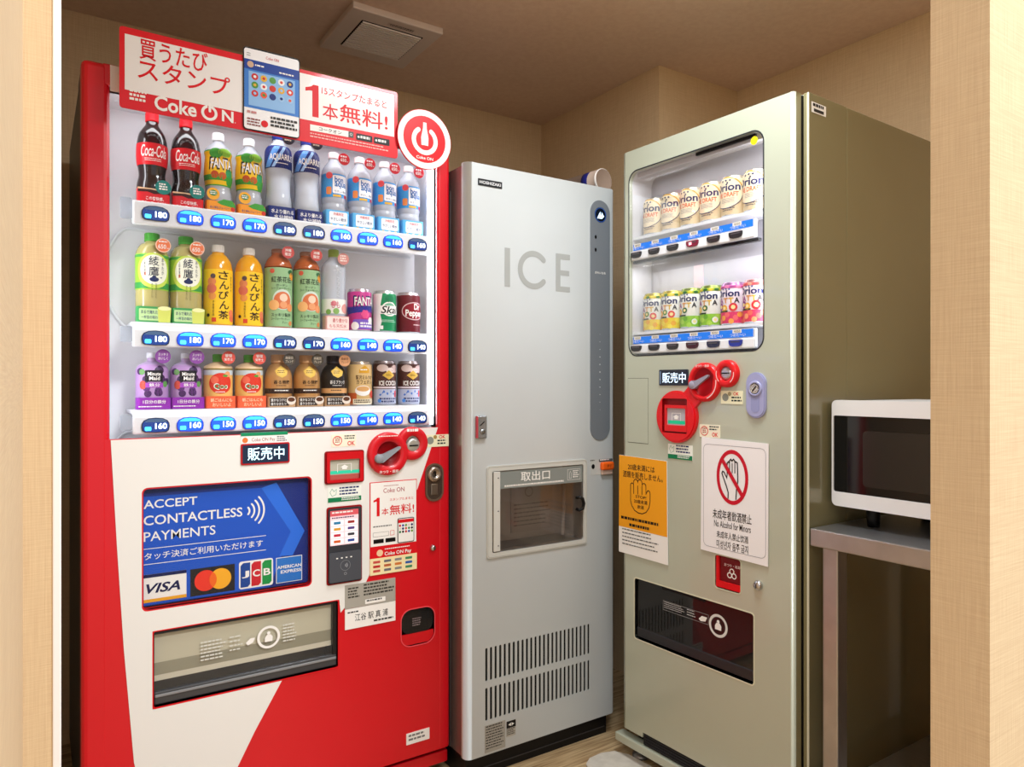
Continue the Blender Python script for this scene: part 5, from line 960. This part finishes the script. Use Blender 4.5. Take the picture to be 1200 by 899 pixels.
# beer and mixed-drink cans in the olive machine
GB = 'sample cans in the olive vending machine'
CREAM = M('#e6d2ac', .4, .1)
def draft(b, m, R, Hc):
    n_ = lambda k: (lambda x, z: tuple(c*k if i < 2 else c for i, c in enumerate(m(x, z))))
    ink = M('#16205c', .4); o = (.0, .062)
    b.decal(circ(o[0], o[1], .046, .040, 44), n_(1.004), M('#f0e2c4', .4), cut=CUT)
    b.stroke(circ(o[0], o[1], .0465, .0405, n=30, a0=-2.2, a1=.45), .0018, n_(1.01), ink); b.stroke(circ(o[0], o[1], .0465, .0405, n=20, a0=.45, a1=1.8), .0032, n_(1.01), M('#d8a440', .35))
    for x, z in ((-.010, .0935), (.001, .0945), (.012, .0940), (.005, .0875)): b.decal(starp(x, z, .0040), n_(1.012), ink, cut=CUT)
    wt(b, n_(1.012), 'Orion', -.040, .0665, .039, .087, ink, .04); wt(b, n_(1.012), 'THE DRAFT', -.034, .051, .034, .063, M('#e0602c', .4), .02); b.dash(-.012, .034, .026, .047, 4, n_(1.012), M('#777788', .5), .3); b.dash(-.010, .012, .024, .022, 2, n_(1.012), M('#555566', .5), .4)
    b.stroke([(.060, .006), (.060, .095)], .010, n_(1.004), M('#d8b07c', .4)); disc(b, n_(1.01), .058, .016, .005, M('#e07030', .4))
PROTO['draft'] = can('beer_can', 'cream beer can', 'can', GB, .0338, .107, CREAM, draft, '#d8ccb4')
def watta(c_top, c_low, fr):
    def f(b, m, R, Hc):
        n_ = lambda k: (lambda x, z: tuple(c*k if i < 2 else c for i, c in enumerate(m(x, z))))
        ink = M('#16205c', .4); random.seed(5)
        rect(b, m, -.106, .096, .106, .1045, M(c_top[0], .4))
        for i in range(12): disc(b, n_(1.004), -.09+i*.0155, .1, .0062, M(c_top[1+i % 2], .4), .004)
        rect(b, m, -.106, .004, .106, .034, M(c_low[0], .4))
        for i in range(9): disc(b, n_(1.004), -.04+i*.011, .018+.010*math.sin(i*2.1), .007, M(c_low[1+i % 2], .4))
        for x, z in ((-.008, .094), (.001, .0945), (.010, .0935)): b.decal(starp(x, z, .0034), n_(1.012), M('#3a4a9c', .4), cut=CUT)
        wt(b, n_(1.012), 'Orion', -.036, .074, .036, .0925, ink, .04)
        for i, ch in enumerate('WATTA'): wt(b, n_(1.012), ch, -.036+i*.0146, .057, -.0225+i*.0146, .071, M(['#c83c4c', '#8a3c8c', '#d89030', '#d8b030', '#2c2c34'][i], .4), .04)
        for x, z, r, c in fr: disc(b, n_(1.008), x, z, r, M(c, .4)); disc(b, n_(1.014), x, z, r*.5, M('#f4e0a0', .4))
        rect(b, n_(1.01), -.028, .0335, .006, .038, M('#2c4434', .4))
    return f
W_ = M('#e9eae4', .4)
PROTO['pine'] = can('cocktail_can', 'yellow can', 'can', GB, .0338, .112, W_, watta(('#d8c02c', '#3c7a3c', '#e8d858'), ('#e8cc2c', '#e8a828', '#f0dc50'), ((-.018, .046, .010, '#e8a030'), (.000, .050, .008, '#4a8a3c'), (.020, .044, .010, '#d8403c'))), '#c4b450')
PROTO['lime'] = can('cocktail_can', 'green can', 'can', GB, .0338, .112, W_, watta(('#9ab02c', '#2c6a34', '#e0cc3c'), ('#8cc43c', '#6cac34', '#a8d450'), ((-.018, .046, .009, '#e0b83c'), (.002, .050, .008, '#2c6a3c'), (.030, .018, .008, '#e8ece4'))), '#8a9a50')
PROTO['berry'] = can('cocktail_can', 'pink can', 'can', GB, .0338, .112, M('#e8dce6', .4), watta(('#c85a98', '#e88ab0', '#b04a8c'), ('#d83c6c', '#e86a70', '#f0a04c'), ((-.018, .048, .010, '#8a3c8c'), (-.004, .044, .009, '#e8b03c'), (.020, .046, .011, '#d83c44'))), '#b080a8')
PROTO['guava'] = can('cocktail_can', 'red can', 'can', GB, .0338, .112, M('#ecdcdc', .4), watta(('#d8605c', '#e8a088', '#c84a50'), ('#dc3c5c', '#e86a60', '#f09a6c'), ((-.018, .048, .010, '#8a3c8c'), (-.004, .044, .009, '#e8b03c'), (.020, .046, .012, '#d8343c'))), '#c89090')
orders = ['at the end away from the yellow dot', 'second from the far end', 'third from the far end', 'above the lit red button', 'second from the yellow-dot end', 'at the end under the yellow dot']
first = {}
def place_can(key, c, row, lab):
    loc = beer_pt(.0862+c*.0711, .052, (1.5406, 1.2546)[row]); t = PROTO[key]
    if key not in first: first[key] = 1; t.location = loc; t.rotation_euler = (0, 0, BR); t.scale = (BK, BK, BK); t['label'] = lab
    else: dup(t, loc, lab, BR)
for c in range(6): place_can('draft', c, 0, 'cream draft beer can in the upper row, '+orders[c])
for c, (key, lab) in enumerate([('pine', 'yellow pineapple cocktail can at the outer end of the lower can row'), ('pine', 'yellow pineapple cocktail can standing next to a green one'), ('lime', 'green lime cocktail can standing next to a yellow one'), ('lime', 'green lime cocktail can standing next to the pink one'), ('berry', 'pink and purple cocktail can, between green and red cans'), ('guava', 'red fruit cocktail can at the end of the lower can row')]): place_can(key, c, 1, lab)
